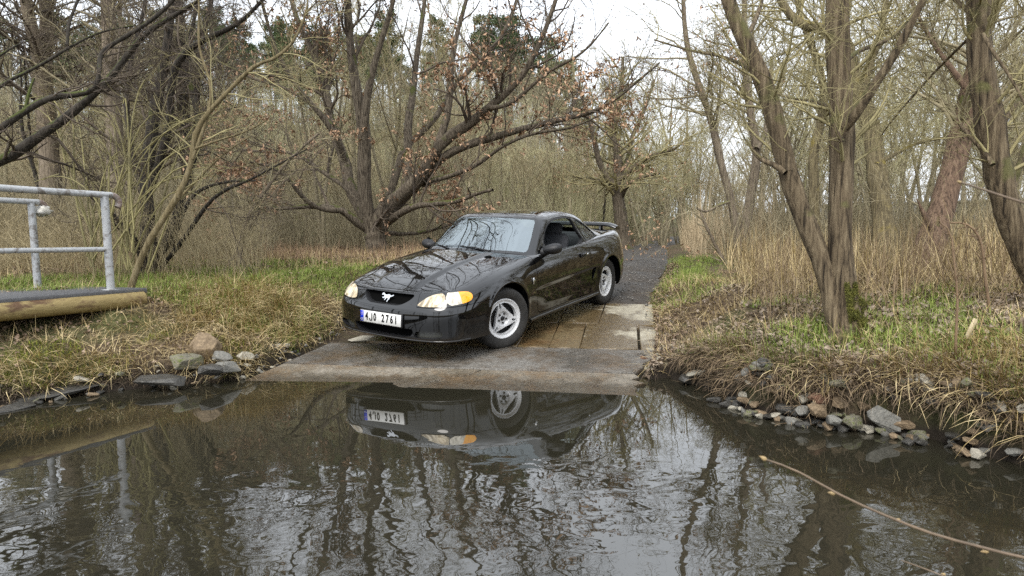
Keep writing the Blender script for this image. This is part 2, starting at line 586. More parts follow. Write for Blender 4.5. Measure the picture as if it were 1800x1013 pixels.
    along = np.clip((-0.42 - X) / 0.35, 0, 1) * np.clip((X + 2.22) / 0.05, 0, 1)
    depth = np.clip((-0.42 - X) / 1.5, 0, 1) * 0.012 + 0.010
    prof = np.clip((up_line - Z) / 0.02, 0, 1) * np.clip((Z - lo_line) / 0.15, 0, 1)
    G[..., 1] -= np.where(Yy > .7, along * depth * prof, 0)
    # wheel-arch lip flare
    for cx in (0.0, -2.573):
        rr = np.hypot(X - cx, Z - .335)
        G[..., 1] += np.where(Yy > .7, 0.010 * np.exp(-((rr - .385) / .03) ** 2), 0)

    def grid_mesh(G, flip=False):
        a, b = G.shape[:2]
        du = np.gradient(G, axis=0); dv = np.gradient(G, axis=1)
        N = nrm(np.cross(du, dv))
        if flip: N = -N
        idx = np.arange(a * b).reshape(a, b)
        q = np.stack([idx[:-1, :-1], idx[1:, :-1], idx[1:, 1:], idx[:-1, 1:]], -1).reshape(-1, 4)
        T = np.concatenate([q[:, [0, 1, 2]], q[:, [0, 2, 3]]])
        if flip: T = T[:, ::-1]
        return G.reshape(-1, 3), N.reshape(-1, 3), T

    V, N, T = grid_mesh(G)
    if (N[(nS // 2) * nV + 20] @ [0, 1, 0]) < 0:
        V, N, T = grid_mesh(G, True)
    par = np.stack(np.meshgrid(sq, vq, indexing='ij'), -1).reshape(-1, 2)
    A = np.concatenate([V, N, par], 1)        # x y z nx ny nz s v

    def emit(name, A, T, m, parent, off=0.0, mirror=True, thick=0.0):
        """tri part on both sides of the car as one mesh"""
        Vv = A[:, :3] + A[:, 3:6] * off
        Nn = A[:, 3:6]
        if mirror:
            n = len(Vv)
            Vv = np.concatenate([Vv, Vv * [1, -1, 1]]); Nn = np.concatenate([Nn, Nn * [1, -1, 1]])
            T = np.concatenate([T, T[:, ::-1] + n])
        return obj(name, Vv, T, m, parent, True, Nn)

    def one(name, A, T, m, parent, side, off=0.0):
        Vv = A[:, :3] + A[:, 3:6] * off; Nn = A[:, 3:6]
        if side < 0:
            Vv, Nn, T = Vv * [1, -1, 1], Nn * [1, -1, 1], T[:, ::-1]
        return obj(name, Vv, T, m, parent, True, Nn)

    def wall(A, T, f_fn, vec, m, name, parent, mirror=True):
        """strip from the edge where field = 0 going along vec"""
        f = f_fn(A)
        E = boundary(A, T, f)
        if not len(E): return None
        p0, p1 = A[E[:, 0], :3], A[E[:, 1], :3]
        vec = np.asarray(vec, float)
        v0 = vec if vec.ndim == 1 else vec
        q0, q1 = p0 + v0, p1 + v0
        n = len(E)
        Vv = np.concatenate([p0, p1, q1, q0])
        Q = np.stack([np.arange(n) + k * n for k in (1, 0, 3, 2)], 1)
        if mirror:
            obj(name, Vv * [1, -1, 1], Q[:, ::-1], m, parent)
        return obj(name, Vv, Q, m, parent)

    # ---- fields on the body sheet
    def f_arch(cx, r):
        return lambda A: np.where(A[:, 1] > .55, np.maximum(np.hypot(A[:, 0] - cx, A[:, 2] - .335) - r, -A[:, 2] * 0 - 9), 1.0)
    fa, fb = f_arch(0.0, .372), f_arch(-2.573, .365)
    door_poly = [(-.588, .335), (-.61, .285), (-.66, .262), (-1.93, .268), (-1.975, .30), (-1.985, .45), (-1.955, .70), (-1.905, 1.2), (-.575, 1.2)]
    f_door = lambda A: np.where((A[:, 1] > .6) & (A[:, 0] < .1) & (A[:, 0] > -2.4), sdpoly(A[:, [0, 2]], door_poly), 1.0)
    def stn(x):                                             # station index -> s
        return np.interp(x, np.arange(NS), st)
    bump_poly = [(-1, .05), (stn(6.35), .05), (stn(6.35), .596), (stn(5.1), .588), (stn(2.3), .5705), (stn(1.75), .5705), (stn(1.6), .72), (-1, .72)]
    # lamp outlines in (station, z)
    def poly_sz(pts):
        return [(stn(a), z) for a, z in pts]
    def rounded(poly):
        p = np.array(poly, float); q = np.concatenate([p[-2:], p, p[:3]])
        t_ = np.arange(len(q), dtype=float)
        out = []
        for i in range(len(p)):
            a_, b_, c_ = p[i - 1], p[i], p[(i + 1) % len(p)]
            out += [b_ + (a_ - b_) * .3, b_ * .5 + (a_ + c_) * .25 + (b_ - (a_ + c_) / 2) * .22, b_ + (c_ - b_) * .3]
        return out
    f_sz = lambda poly: (lambda A: sdpoly(A[:, [6, 2]] * [1, 1.6], np.array(poly) * [1, 1.6]) / 1.6)
    head_poly = rounded(poly_sz([(1.72, .578), (1.82, .608), (2.05, .645), (2.35, .672), (2.75, .687), (3.3, .694), (3.34, .64), (3.33, .585), (2.5, .578)]))
    corn_poly = rounded(poly_sz([(3.38, .696), (4.0, .700), (4.4, .703), (4.72, .700), (4.86, .69), (4.92, .668), (4.88, .638), (4.7, .614), (4.3, .600), (3.37, .588)]))
    grille_poly = rounded([(-.5, .676), (.30, .676), (.335, .668), (.325, .64), (.275, .60), (.21, .573), (.15, .566), (-.5, .566)])
    f_grille = lambda A: np.where(A[:, 0] > .7, sdpoly(A[:, [1, 2]], grille_poly), 1.0)
    slot_poly = rounded([(-.5, .362), (.36, .362), (.395, .35), (.385, .31), (.35, .278), (.27, .262), (-.5, .262)])
    f_slot = lambda A: np.where(A[:, 0] > .6, sdpoly(A[:, [1, 2]], slot_poly), 1.0)
    fog_poly = rounded([(.435, .345), (.66, .35), (.695, .335), (.69, .305), (.64, .285), (.44, .272), (.405, .282), (.41, .325)])
    f_fog = lambda A: np.where(A[:, 0] > .6, sdpoly(A[:, [1, 2]], fog_poly), 1.0)
    scoop_poly = rounded([(-2.01, .585), (-2.13, .60), (-2.145, .58), (-2.09, .50), (-2.045, .44), (-2.02, .43), (-2.005, .45)])
    f_scoop = lambda A: np.where(A[:, 1] > .7, sdpoly(A[:, [0, 2]], scoop_poly), 1.0)

    parts = {}
    Ab, Tb = A, T
    wells = []
    for nm, f in (('arch', fa), ('arch2', fb)):
        _, (Ab, Tb) = clip(Ab, Tb, f(Ab))
    for nm, f in (('grille', f_grille), ('slot', f_slot), ('fog', f_fog), ('scoop', f_scoop)):
        parts[nm], (Ab, Tb) = clip(Ab, Tb, f(Ab))
    parts['head'], (Ab, Tb) = clip(Ab, Tb, f_sz(head_poly)(Ab))
    parts['corner'], (Ab, Tb) = clip(Ab, Tb, f_sz(corn_poly)(Ab))
    # seams
    parts['door'], (Ab, Tb) = seam(Ab, Tb, f_door, .0036)
    parts['bump'], (Ab, Tb) = seam(Ab, Tb, f_sz(bump_poly), .0024)
    rb_poly = lambda A: np.where(A[:, 0] < -2.85, A[:, 2] - .655 + 0.02 * np.clip((A[:, 0] + 3.2) / .3, -1, 1), 1.0)
    parts['rbump'], (Ab, Tb) = seam(Ab, Tb, rb_poly, .0024)

    body = emit('body', Ab, Tb, PAINT, root)
    fbum = emit('front_bumper', *parts['bump'], PAINT, root)
    emit('rear_bumper', *parts['rbump'], PAINT, root)
    doors = []
    for sd in (1, -1):
        doors.append(one('door', *parts['door'], PAINT, root, sd))
    # wheel arch returns
    for f, cx in ((fa, 0.0), (fb, -2.573)):
        wall(Ab, Tb, f, (0, -.09, 0), PAINT, 'arch_lip', body)
        A2, T2 = parts['bump']
        if cx == 0.0:
            wall(A2, T2, f, (0, -.09, 0), PAINT, 'arch_lip', fbum)
    # recess walls and backs
    for key, f, vec, own in (('grille', f_grille, (-.07, 0, 0), 1), ('slot', f_slot, (-.09, 0, 0), 1), ('fog', f_fog, (-.06, -.02, 0), 1), ('scoop', f_scoop, (.02, -.06, 0), 0)):
        for (A2, T2) in (parts['bump'], (Ab, Tb), parts['door']):
            wall(A2, T2, f, vec, TRIM if key != 'scoop' else PAINT, {'grille': 'grille_surround', 'slot': 'intake_surround', 'fog': 'fog_recess', 'scoop': 'scoop_wall'}[key], fbum if own else body)
    def moved(pt, vec, sh=1.0):
        a = pt[0].copy(); a[:, :3] += vec; return a, pt[1]
    emit('grille_mesh', *moved(parts['grille'], (-.065, 0, 0)), DARK, root)
    emit('intake_mesh', *moved(parts['slot'], (-.085, 0, 0)), DARK, fbum)
    for sd in (1, -1):
        a, t_ = moved(parts['fog'], (-.045, -.01, 0))
        one('fog_lamp', a, t_, FOGM, root, sd)
    for sd in (1, -1):
        one('side_scoop', *moved(parts['scoop'], (.02, -.055, 0)), DARK, root, sd)
    # splitter bars of the intake (chromed by the sky only)
    # rolled lower lip of the bumper
    sb = np.linspace(0, stn(4.6), 60)
    grid_ = body_surf(sb, np.linspace(0, .35, 80))
    kz = np.abs(grid_[:, :, 2] - .252).argmin(1)
    bead = grid_[np.arange(60), kz]
    bead = np.concatenate([bead[:0:-1] * [1, -1, 1], bead])
    MB().tube(bead + [.003, 0, 0], np.full(len(bead), .009), 8).build('bumper_lip', PAINT, fbum, True)
    # lamps: lens proud of the opening edge, dark gasket behind
    for sd in (1, -1):
        h = one('headlight', *parts['head'], LENS, root, sd, 0.004)
        a, t_ = clip(*parts['head'], np.hypot((parts['head'][0][:, 1] - .60), (parts['head'][0][:, 2] - .632) * 1.15) - .04)[0]
        one('bulb', a, t_, BULB, h, sd, 0.0048)
        c0 = parts['corner']
        amb, clr = clip(*c0, stn(4.28) - c0[0][:, 6])
        k = one('corner_lamp', *clr, CORNER, root, sd, 0.004)
        one('amber_lens', *amb, AMBER, k, sd, 0.004)
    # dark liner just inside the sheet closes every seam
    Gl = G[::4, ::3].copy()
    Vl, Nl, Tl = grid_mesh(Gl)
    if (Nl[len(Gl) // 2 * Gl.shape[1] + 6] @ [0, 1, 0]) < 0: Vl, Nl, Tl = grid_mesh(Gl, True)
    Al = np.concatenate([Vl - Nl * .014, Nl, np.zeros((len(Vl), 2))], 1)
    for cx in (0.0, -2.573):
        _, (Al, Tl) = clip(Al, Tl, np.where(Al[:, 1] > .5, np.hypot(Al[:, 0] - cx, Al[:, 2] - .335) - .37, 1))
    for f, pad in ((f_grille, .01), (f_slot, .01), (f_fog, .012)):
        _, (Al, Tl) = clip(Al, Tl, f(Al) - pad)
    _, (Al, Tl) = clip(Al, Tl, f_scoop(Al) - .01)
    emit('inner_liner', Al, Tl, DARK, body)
    # wheel wells
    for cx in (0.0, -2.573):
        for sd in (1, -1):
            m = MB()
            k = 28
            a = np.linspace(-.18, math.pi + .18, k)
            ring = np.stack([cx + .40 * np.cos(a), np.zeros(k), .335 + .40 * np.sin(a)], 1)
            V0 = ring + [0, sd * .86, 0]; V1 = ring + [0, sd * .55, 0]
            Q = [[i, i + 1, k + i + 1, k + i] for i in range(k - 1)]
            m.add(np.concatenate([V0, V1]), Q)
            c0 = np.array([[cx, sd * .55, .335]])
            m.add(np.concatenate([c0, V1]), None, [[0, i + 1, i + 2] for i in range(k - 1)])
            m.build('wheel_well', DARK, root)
    # floor pan
    MB().box((-1.3, 0, .215), (3.4, 1.10, .03)).box((.42, 0, .235), (.72, 1.0, .03)).box((.62, 0, .43), (.16, 1.36, .40)).box((-1.3, 0, .205), (1.8, 1.56, .03)).build('underbody', DARK, root)
    MB().box((-1.28, 0, .195), (2.0, 1.62, .02)).build('sill_plate', DARK, root)

    # ---- hood: Coons patch between lip, fender seam, cowl and centre line
    edge = lambda s: body_surf(np.atleast_1d(s), np.array([1.0]))[:, 0]
    s_c, s_w = stn(3.55), stn(9.1)
    nu, nvv = 46, 90
    U = np.linspace(0, 1, nu)                    # centre -> seam
    W = np.linspace(0, 1, nvv)                   # lip -> cowl
    front = edge(np.linspace(0, s_c, nu))        # y 0 -> corner
    side = edge(s_c + (s_w - s_c) * W)
    cowl_c = np.array([-.415, 0, .957]); cowl_e = side[-1]
    tb = np.array([cowl_c, [-.44, .30, .951], [-.53, .58, .935], cowl_e])
    rear = smooth_path(tb, nu, 1.0)
    cl_pts = np.array([front[0], [.72, 0, .725], [.5, 0, .785], [.2, 0, .852], [-.1, 0, .905], cowl_c])
    cen = smooth_path(cl_pts, nvv, 1.0)
    u, wv = U[:, None, None], W[None, :, None]
    H = ((1 - u) * cen[None] + u * side[None] + (1 - wv) * front[:, None] + wv * rear[:, None]
         - ((1 - u) * (1 - wv) * front[0] + u * (1 - wv) * front[-1] + (1 - u) * wv * rear[0] + u * wv * rear[-1]))
    # crown and the raised centre panel
    uu = H[..., 1] / np.maximum(side[None, :, 1], .1)
    H[..., 2] += 0.020 * (1 - uu ** 2) * np.sin(np.pi * np.clip(W[None] * .98 + .02, 0, 1)) ** .7
    half = .30 + .14 * W[None]
    step = np.clip((half - np.abs(H[..., 1])) / .055, 0, 1)
    step = step * step * (3 - 2 * step)
    H[..., 2] += 0.021 * step * np.clip(W[None] / .16, 0, 1) * np.clip((1 - W[None]) / .08, 0, 1)
    Vh, Nh, Th = grid_mesh(H)
    if Nh[len(Nh) // 2, 2] < 0: Vh, Nh, Th = grid_mesh(H, True)
    gap = H.copy()
    Ah = np.concatenate([Vh, Nh, np.stack(np.meshgrid(U, W, indexing='ij'), -1).reshape(-1, 2)], 1)
    _, (Ah2, Th2) = clip(Ah, Th, .992 - Ah[:, 6] - 0 * Ah[:, 7])
    (Ain, Tin), _ = clip(Ah, Th, Ah[:, 6] - .992)
    (Ain, Tin), _ = clip(Ain, Tin, .004 - Ain[:, 7])
    (Ain, Tin), _ = clip(Ain, Tin, Ain[:, 7] - .975)
    hood = emit('hood', Ain, Tin, PAINT, root)
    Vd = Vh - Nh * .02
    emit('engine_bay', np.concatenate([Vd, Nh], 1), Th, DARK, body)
    # edge flange of hood
    hv = [('u', .992, lambda A: A[:, 6] - .992), ('w', .004, lambda A: .004 - A[:, 7]), ('r', .975, lambda A: A[:, 7] - .975)]
    for _, _, fn in hv:
        wall(Ain, Tin, fn, (0, 0, -.018), PAINT, 'hood_edge', hood)
    # small oval nozzle vents on the hood
    for sd in (1, -1):
        p = np.array([-.24, sd * .45, 0])
        k = np.argmin(np.hypot(Vh[:, 0] - p[0], Vh[:, 1] - abs(p[1])))
        z = Vh[k, 2]
        a = np.arange(20) * 2 * math.pi / 20
        m = MB()
        r0 = np.stack([p[0] + .05 * np.cos(a), p[1] + .042 * np.sin(a), z - .045 * np.cos(a) * .16 + .001 + 0 * a], 1)
        r1 = r0 * [1, 1, 1] + [0, 0, .003]
        r1[:, :2] = p[:2] + (r0[:, :2] - p[:2]) * .9
        m.add(np.concatenate([r0, r1]), [[i, (i + 1) % 20, 20 + (i + 1) % 20, 20 + i] for i in range(20)])
        m.add(np.concatenate([r1.mean(0)[None] - [0, 0, .004], r1]), None, [[0, i + 1, (i + 1) % 20 + 1] for i in range(20)])
        m.build('washer_vent', DARK, hood, True)
    # cowl panel between hood and windscreen
    # ---- greenhouse net (stations from screen base to backlight base, centre to belt)
    GN = np.array([
        [(-.425, 0, .950), (-.452, .32, .945), (-.540, .62, .933), (-.645, .755, .915), (-.67, .775, .908), (-.70, .79, .902), (-.725, .805, .898), (-.75, .82, .894)],
        [(-.69, 0, 1.140), (-.715, .31, 1.133), (-.795, .565, 1.116), (-.875, .688, 1.088), (-.91, .718, 1.062), (-.94, .742, 1.012), (-.955, .782, .955), (-.965, .825, .898)],
        [(-.965, 0, 1.318), (-.985, .29, 1.312), (-1.045, .505, 1.299), (-1.115, .612, 1.275), (-1.16, .652, 1.243), (-1.20, .694, 1.14), (-1.22, .752, 1.02), (-1.23, .826, .899)],
        [(-1.20, 0, 1.358), (-1.215, .29, 1.352), (-1.26, .49, 1.338), (-1.325, .60, 1.306), (-1.37, .645, 1.266), (-1.41, .694, 1.15), (-1.43, .752, 1.025), (-1.44, .828, .906)],
        [(-1.55, 0, 1.372), (-1.56, .29, 1.366), (-1.59, .48, 1.351), (-1.63, .595, 1.315), (-1.66, .645, 1.272), (-1.69, .695, 1.152), (-1.70, .753, 1.033), (-1.71, .828, .916)],
        [(-1.90, 0, 1.358), (-1.90, .29, 1.352), (-1.91, .48, 1.335), (-1.92, .592, 1.295), (-1.93, .642, 1.25), (-1.95, .694, 1.142), (-1.96, .753, 1.038), (-1.97, .828, .929)],
        [(-2.20, 0, 1.306), (-2.20, .29, 1.299), (-2.20, .47, 1.281), (-2.19, .585, 1.238), (-2.185, .637, 1.194), (-2.18, .692, 1.107), (-2.18, .75, 1.032), (-2.18, .822, .946)],
        [(-2.56, 0, 1.170), (-2.54, .28, 1.163), (-2.51, .46, 1.147), (-2.45, .585, 1.115), (-2.43, .638, 1.086), (-2.41, .688, 1.045), (-2.40, .74, 1.003), (-2.39, .795, .958)],
        [(-2.94, 0, 1.018), (-2.92, .30, 1.012), (-2.86, .50, 1.0), (-2.77, .63, .988), (-2.74, .66, .982), (-2.71, .69, .976), (-2.68, .72, .972), (-2.65, .76, .968)],
    ])
    GN[:, 7, 2] -= np.array([.03, .05, .05, .05, .05, .05, .05, .04, .01])
    GN[:, 6, 2] -= np.array([.02, .022, .02, .02, .02, .02, .02, .012, .005])
    GN[0, 3:6, 2] -= .012
    ti = np.arange(9.0)
    tj = np.array([0, 1, 2, 2.8, 3.2, 4, 5, 6])
    mir = GN[:, :0:-1] * [1, -1, 1]
    GF = np.concatenate([mir, GN], 1)
    tjf = np.concatenate([-tj[:0:-1], tj])
    ni, nj = 150, 84
    qi = np.linspace(0, 8, ni)
    qj = np.concatenate([np.linspace(0, 2.5, 30), np.linspace(2.55, 3.6, 26), np.linspace(3.65, 6, 28)])
    g1 = cspline(ti, GF, qi)
    GG = cspline(tjf, g1.transpose(1, 0, 2), qj).transpose(1, 0, 2)
    Vg, Ng, Tg = grid_mesh(GG)
    mid = (ni // 2) * len(qj)
    if Ng[mid, 2] < 0: Vg, Ng, Tg = grid_mesh(GG, True)
    Ag = np.concatenate([Vg, Ng, np.stack(np.meshgrid(qi, qj, indexing='ij'), -1).reshape(-1, 2)], 1)
    def rrect(a0, a1, b1, r, sa=1.0):
        def f(A):
            x = (A[:, 6] - (a0 + a1) / 2) * sa
            y = A[:, 7]
            hx, hy = (a1 - a0) / 2 * sa, b1
            qx, qy = np.abs(x) - hx + r, np.abs(y) - hy + r
            return np.hypot(np.maximum(qx, 0), np.maximum(qy, 0)) + np.minimum(np.maximum(qx, qy), 0) - r
        return f
    fws_out, fws = rrect(-.5, 2.02, 2.66, .25), rrect(.14, 1.93, 2.50, .22)
    fbl_out, fbl = rrect(6.02, 7.98, 2.66, .25), rrect(6.16, 7.80, 2.46, .25)
    dw = rounded([(-.90, .885), (-.945, .965), (-1.03, 1.085), (-1.135, 1.18), (-1.26, 1.238), (-1.44, 1.266), (-1.64, 1.270), (-1.79, 1.256), (-1.83, 1.215), (-1.97, .885)])
    qw = rounded([(-1.90, 1.240), (-2.02, 1.212), (-2.15, 1.162), (-2.28, 1.10), (-2.37, 1.038), (-2.385, .998), (-2.36, .972), (-2.04, .950), (-2.02, .955)])
    side_only = lambda A: A[:, 7] > 2.9
    fdw = lambda A: np.where(side_only(A), sdpoly(A[:, [0, 2]], dw), 1.0)
    fqw = lambda A: np.where(side_only(A), sdpoly(A[:, [0, 2]], qw), 1.0)
    Ar, Tr = Ag, Tg
    gp = {}
    (wa, wt), (Ar, Tr) = clip(Ar, Tr, fws_out(Ar))
    gp['ws'], gp['wsf'] = clip(wa, wt, fws(wa))
    (wa, wt), (Ar, Tr) = clip(Ar, Tr, fbl_out(Ar))
    gp['bl'], gp['blf'] = clip(wa, wt, fbl(wa))
    for key, f in (('dw', fdw), ('qw', fqw)):
        (wa, wt), (Ar, Tr) = clip(Ar, Tr, f(Ar) - .022)
        gp[key], gp[key + 'f'] = clip(wa, wt, f(wa))
    # upper quarter dark glass strip between roof and quarter window
    emit('roof', Ar, Tr, PAINT, root)
    inn = Ag.copy(); inn[:, :3] -= inn[:, 3:6] * .022
    LINER = mat('grey_headliner', (0.10, 0.10, 0.105), 0.9)
    tk = np.ones(len(Tg), bool)
    ai, at = inn, Tg
    for f in (fws_out, fbl_out):
        _, (ai, at) = clip(ai, at, f(ai))
    for f in (fdw, fqw):
        _, (ai, at) = clip(ai, at, f(ai) - .012)
    emit('headliner', ai, at[:, ::-1], LINER, root)
    emit('windscreen', *gp['ws'], WS, root, -.003)
    emit('windscreen_frame', *gp['wsf'], TRIM if False else PAINT, root, -.001)
    emit('rear_window', *gp['bl'], GL, root, -.003)
    emit('rear_window_frame', *gp['blf'], TRIM, root, -.001)
    for sd in (1, -1):
        one('window_frame', *gp['dwf'], TRIM, root, sd, -.004)
        one('quarter_window_frame', *gp['qwf'], TRIM, root, sd, -.004)
        one('quarter_window', *gp['qw'], GL, root, sd, -.008)
        if sd < 0:
            one('door_window', *gp['dw'], GL, root, sd, -.012)
    wall(*gp['dwf'], fdw, (0, -.035, 0), TRIM, 'window_channel', root)
    wall(*gp['qwf'], fqw, (0, -.03, 0), TRIM, 'window_channel', root)
    # ---- rear deck
    s_a, s_b, s_e = stn(13.6), stn(17.2), st[-1]
    nu, nvv = 30, 40
    U = np.linspace(0, 1, nu); W = np.linspace(0, 1, nvv)
    side = edge(s_a + (s_b - s_a) * W)
    rear = edge(s_e + (s_b - s_e) * U)
    front = smooth_path(np.array([[-2.92, 0, 1.022], [-2.87, .34, 1.012], [-2.78, .56, .992], side[0]]), nu, 1.0)
    cen = smooth_path(np.array([front[0], [-3.2, 0, 1.012], rear[0]]), nvv, 1.0)
    u, wv = U[:, None, None], W[None, :, None]
    D = ((1 - u) * cen[None] + u * side[None] + (1 - wv) * front[:, None] + wv * rear[:, None]
         - ((1 - u) * (1 - wv) * front[0] + u * (1 - wv) * front[-1] + (1 - u) * wv * rear[0] + u * wv * rear[-1]))
    Vd, Nd, Td = grid_mesh(D)
    if Nd[len(Nd) // 2, 2] < 0: Vd, Nd, Td = grid_mesh(D, True)
    emit('boot_lid', np.concatenate([Vd, Nd], 1), Td, PAINT, root)
    # cowl grille strip under the screen
    m = MB()
    c0 = smooth_path(tb + [0, 0, -.012], 30, 1.0); c1 = smooth_path(GN[0][:4], 30, 1.0) + [-.03, 0, -.0]
    for sd in (1, -1):
        m.add(np.concatenate([c0 * [1, sd, 1], c1 * [1, sd, 1]]), [[i, i + 1, 31 + i, 30 + i] if sd < 0 else [i + 1, i, 30 + i, 31 + i] for i in range(29)])
    m.build('cowl_grille', TRIM, root)
    # sill skirt with bright upper edge
    for sd in (1, -1):
        m = MB()
        xs = np.linspace(-.40, -2.19, 30)
        pts = np.array([[x, sd * (np.interp(-x, [.4, .6, 1.2, 1.8, 2.2], [.888, .875, .868, .872, .882]) + .006), .222 + .006 * (x < -2.0)] for x in xs])
        m.tube(pts, np.full(30, .020), 10)
        m.build('side_skirt', PAINT, root, True)

    # ---- mirrors
    for sd in (1, -1):
        n1, n2 = 20, 24
        th = np.linspace(0, math.pi, n1); ph = np.arange(n2) * 2 * math.pi / n2
        Vm = []
        for t_ in th:
            for p_ in ph:
                # local: a outward, b forward, c up
                a = math.cos(t_); r = math.sin(t_) ** .75
                b = r * math.cos(p_); c = r * math.sin(p_)
                b = b if b > 0 else b * .25
                taper = 1 - .22 * (1 - a) / 2
                Vm.append([-.86 + b * .10 * taper + .02 * (1 - a), sd * ((.94 if sd > 0 else .905) + a * .108), (.975 if sd > 0 else .945) + c * .070 * taper + .012 * a])
        m = MB()
        m.add(np.array(Vm), [[i * n2 + j, i * n2 + (j + 1) % n2, (i + 1) * n2 + (j + 1) % n2, (i + 1) * n2 + j] if sd < 0 else
                             [i * n2 + (j + 1) % n2, i * n2 + j, (i + 1) * n2 + j, (i + 1) * n2 + (j + 1) % n2] for i in range(n1 - 1) for j in range(n2)])
        mm = m.build('mirror', TRIM, root, True)
        foot = MB()
        foot.tube([[-.86, sd * .79, .925], [-.86, sd * .83, .928], [-.86, sd * .87, .945], [-.86, sd * .91, .965]], [.05, .045, .038, .05], 12)
        foot.add([[-.82, sd * .822, .905], [-.985, sd * .826, .905], [-.975, sd * .80, .955], [-.94, sd * .765, 1.02], [-.89, sd * .775, .98]], None,
                 [[0, 1, 2], [0, 2, 4], [4, 2, 3]] if sd > 0 else [[2, 1, 0], [4, 2, 0], [3, 2, 4]])
        foot.build('mirror_mount', TRIM, mm, True)
        MB().lathe([(0, 0), (.05, .0), (.052, .004)], 20, 0, (-.886, sd * .94, .985)).build('mirror_glass', CHROME, mm)
    # ---- door handles and locks
    for sd in (1, -1):
        d = doors[0 if sd > 0 else 1]
        y = sd * .893
        k = MB().box((-1.74, y - sd * .004, .80), (.15, .009, .05), None, .004)
        k.build('handle_recess', TRIM, d)
        MB().box((-1.745, y + sd * .010, .812), (.125, .014, .022), None, .006).build('handle', PAINT, d)
        MB().lathe([(0, .006 * sd), (.012, .005 * sd), (.014, 0)], 16, 1, (-1.86, sd * .890, .80)).build('lock_cylinder', CHROME, d)
    # ---- fender tri-bar badge with a running horse
    horse = [(-.52, .12), (-.50, .20), (-.44, .25), (-.36, .27), (-.31, .22), (-.22, .17), (-.08, .15), (.08, .19), (.20, .18), (.28, .12), (.40, .14), (.52, .19), (.56, .15),
             (.46, .08), (.33, .05), (.27, .02), (.22, -.04), (.20, -.12), (.10, -.20), (.04, -.31), (-.02, -.30), (.02, -.20), (.07, -.11), (.04, -.06), (-.08, -.08),
             (-.14, -.14), (-.20, -.22), (-.26, -.20), (-.20, -.12), (-.22, -.05), (-.34, -.10), (-.44, -.08), (-.46, -.03), (-.36, -.02), (-.27, .03), (-.33, .10), (-.42, .12), (-.47, .09)]
    def plate_shape(poly, to3, th, nrm_):
        poly = np.array(poly)
        from mathutils.geometry import tessellate_polygon
        tris = tessellate_polygon([[Vector((x, y, 0)) for x, y in poly]])
        f = np.array([to3(x, y) for x, y in poly])
        b = f - np.array(nrm_) * th
        n = len(f)
        mb = MB()
        T_ = np.array([list(t_) for t_ in tris])
        a0 = f[T_[0]]
        if np.cross(a0[1] - a0[0], a0[2] - a0[0]) @ np.array(nrm_) < 0: T_ = T_[:, ::-1]
        mb.add(f, None, T_)
        mb.add(np.concatenate([f, b]), [[i, (i + 1) % n, n + (i + 1) % n, n + i] for i in range(n)])
        return mb
    for sd in (1, -1):
        bd = MB()
        for k in (-1, 0, 1):
            bd.box((-.475 + k * .011, sd * .9005, .655), (.006, .004, .070 + (.012 if k == 0 else 0)), None, .0015)
        q = plate_shape(horse, lambda x, y: (-.475 + x * .058 , sd * .908, .655 + y * .058), .004, (0, sd, 0))
        for Vv in q.V: pass
        o = bd.build('fender_badge', CHROME, root)
        q.build('badge_horse', CHROME, o)
    # galloping horse in the grille
    q = plate_shape(horse, lambda x, y: (.872 - .32 * y * .16, x * .148, .626 + y * .148), .008, (1, 0, .3))
    q.build('grille_emblem', CHROME, root)
    # ---- number plate
    pl = bpy.data.objects.new('number_plate', None); COL.objects.link(pl); pl.parent = root
    pc = np.array([.984, 0, .432])
    tilt = 0.09
    upv = np.array([-math.sin(tilt), 0, math.cos(tilt)]); nv = np.array([math.cos(tilt), 0, math.sin(tilt)]); rv = np.array([0, 1.0, 0])
    rot = np.stack([nv, rv, upv], 1)
    MB().box(pc, (.008, .55, .116), rot, .002).build('plate_blank', PLATE, pl)
    MB().box(pc + nv * .0045 - rv * .251, (.003, .042, .108), rot).build('country_band', BLUE, pl)
    MB().box(pc - nv * .012, (.02, .575, .136), rot, .004).build('plate_holder', TRIM, pl)
    def text(s, u0, size, sx, name, m, parent, off=.0062, v0=0.0):
        cu = bpy.data.curves.new(name, 'FONT')
        cu.body = s; cu.size = size; cu.extrude = .0006; cu.align_x = 'CENTER'; cu.align_y = 'CENTER'
        cu.resolution_u = 3
        cu.offset = .0034 if size > .05 else 0
        tmp = bpy.data.objects.new(name, cu); COL.objects.link(tmp)
        dg = bpy.context.evaluated_depsgraph_get()
        me = bpy.data.meshes.new_from_object(tmp.evaluated_get(dg))
        bpy.data.objects.remove(tmp)
        n = len(me.vertices); co = np.zeros(n * 3, np.float32); me.vertices.foreach_get('co', co); co = co.reshape(-1, 3)
        c = pc + nv * off + rv * u0 + upv * v0
        W_ = c + co[:, :1] * sx * rv + co[:, 1:2] * upv + co[:, 2:3] * nv
        me.vertices.foreach_set('co', W_.astype(np.float32).ravel())
        me.materials.clear(); me.materials.append(m); me.update()
        return link(name, me, parent)
    for ch, u0 in zip('4J02761', (-.185, -.128, -.071, .040, .098, .156, .212)):
        if ch == 'J':
            path = np.array([(.016, .039), (.016, -.020), (.012, -.031), (.003, -.0365), (-.008, -.034), (-.0145, -.026), (-.016, -.014)])
            tg = nrm(np.gradient(path, axis=0)); no = np.stack([-tg[:, 1], tg[:, 0]], 1) * .0062
            Lp = np.concatenate([path + no, path - no])
            W_ = pc + nv * .0066 + (u0 + Lp[:, :1]) * rv + Lp[:, 1:] * upv
            k_ = len(path)
            obj('plate_character', W_, np.array([[i, i + 1, k_ + i + 1, k_ + i] for i in range(k_ - 1)]), INK, pl)
            continue
        text(ch, u0, .108, .70, 'plate_character', INK, pl)
    text('CZ', -.251, .026, .9, 'country_letters', PLATE, pl, .0068, -.032)
    st_ = MB()
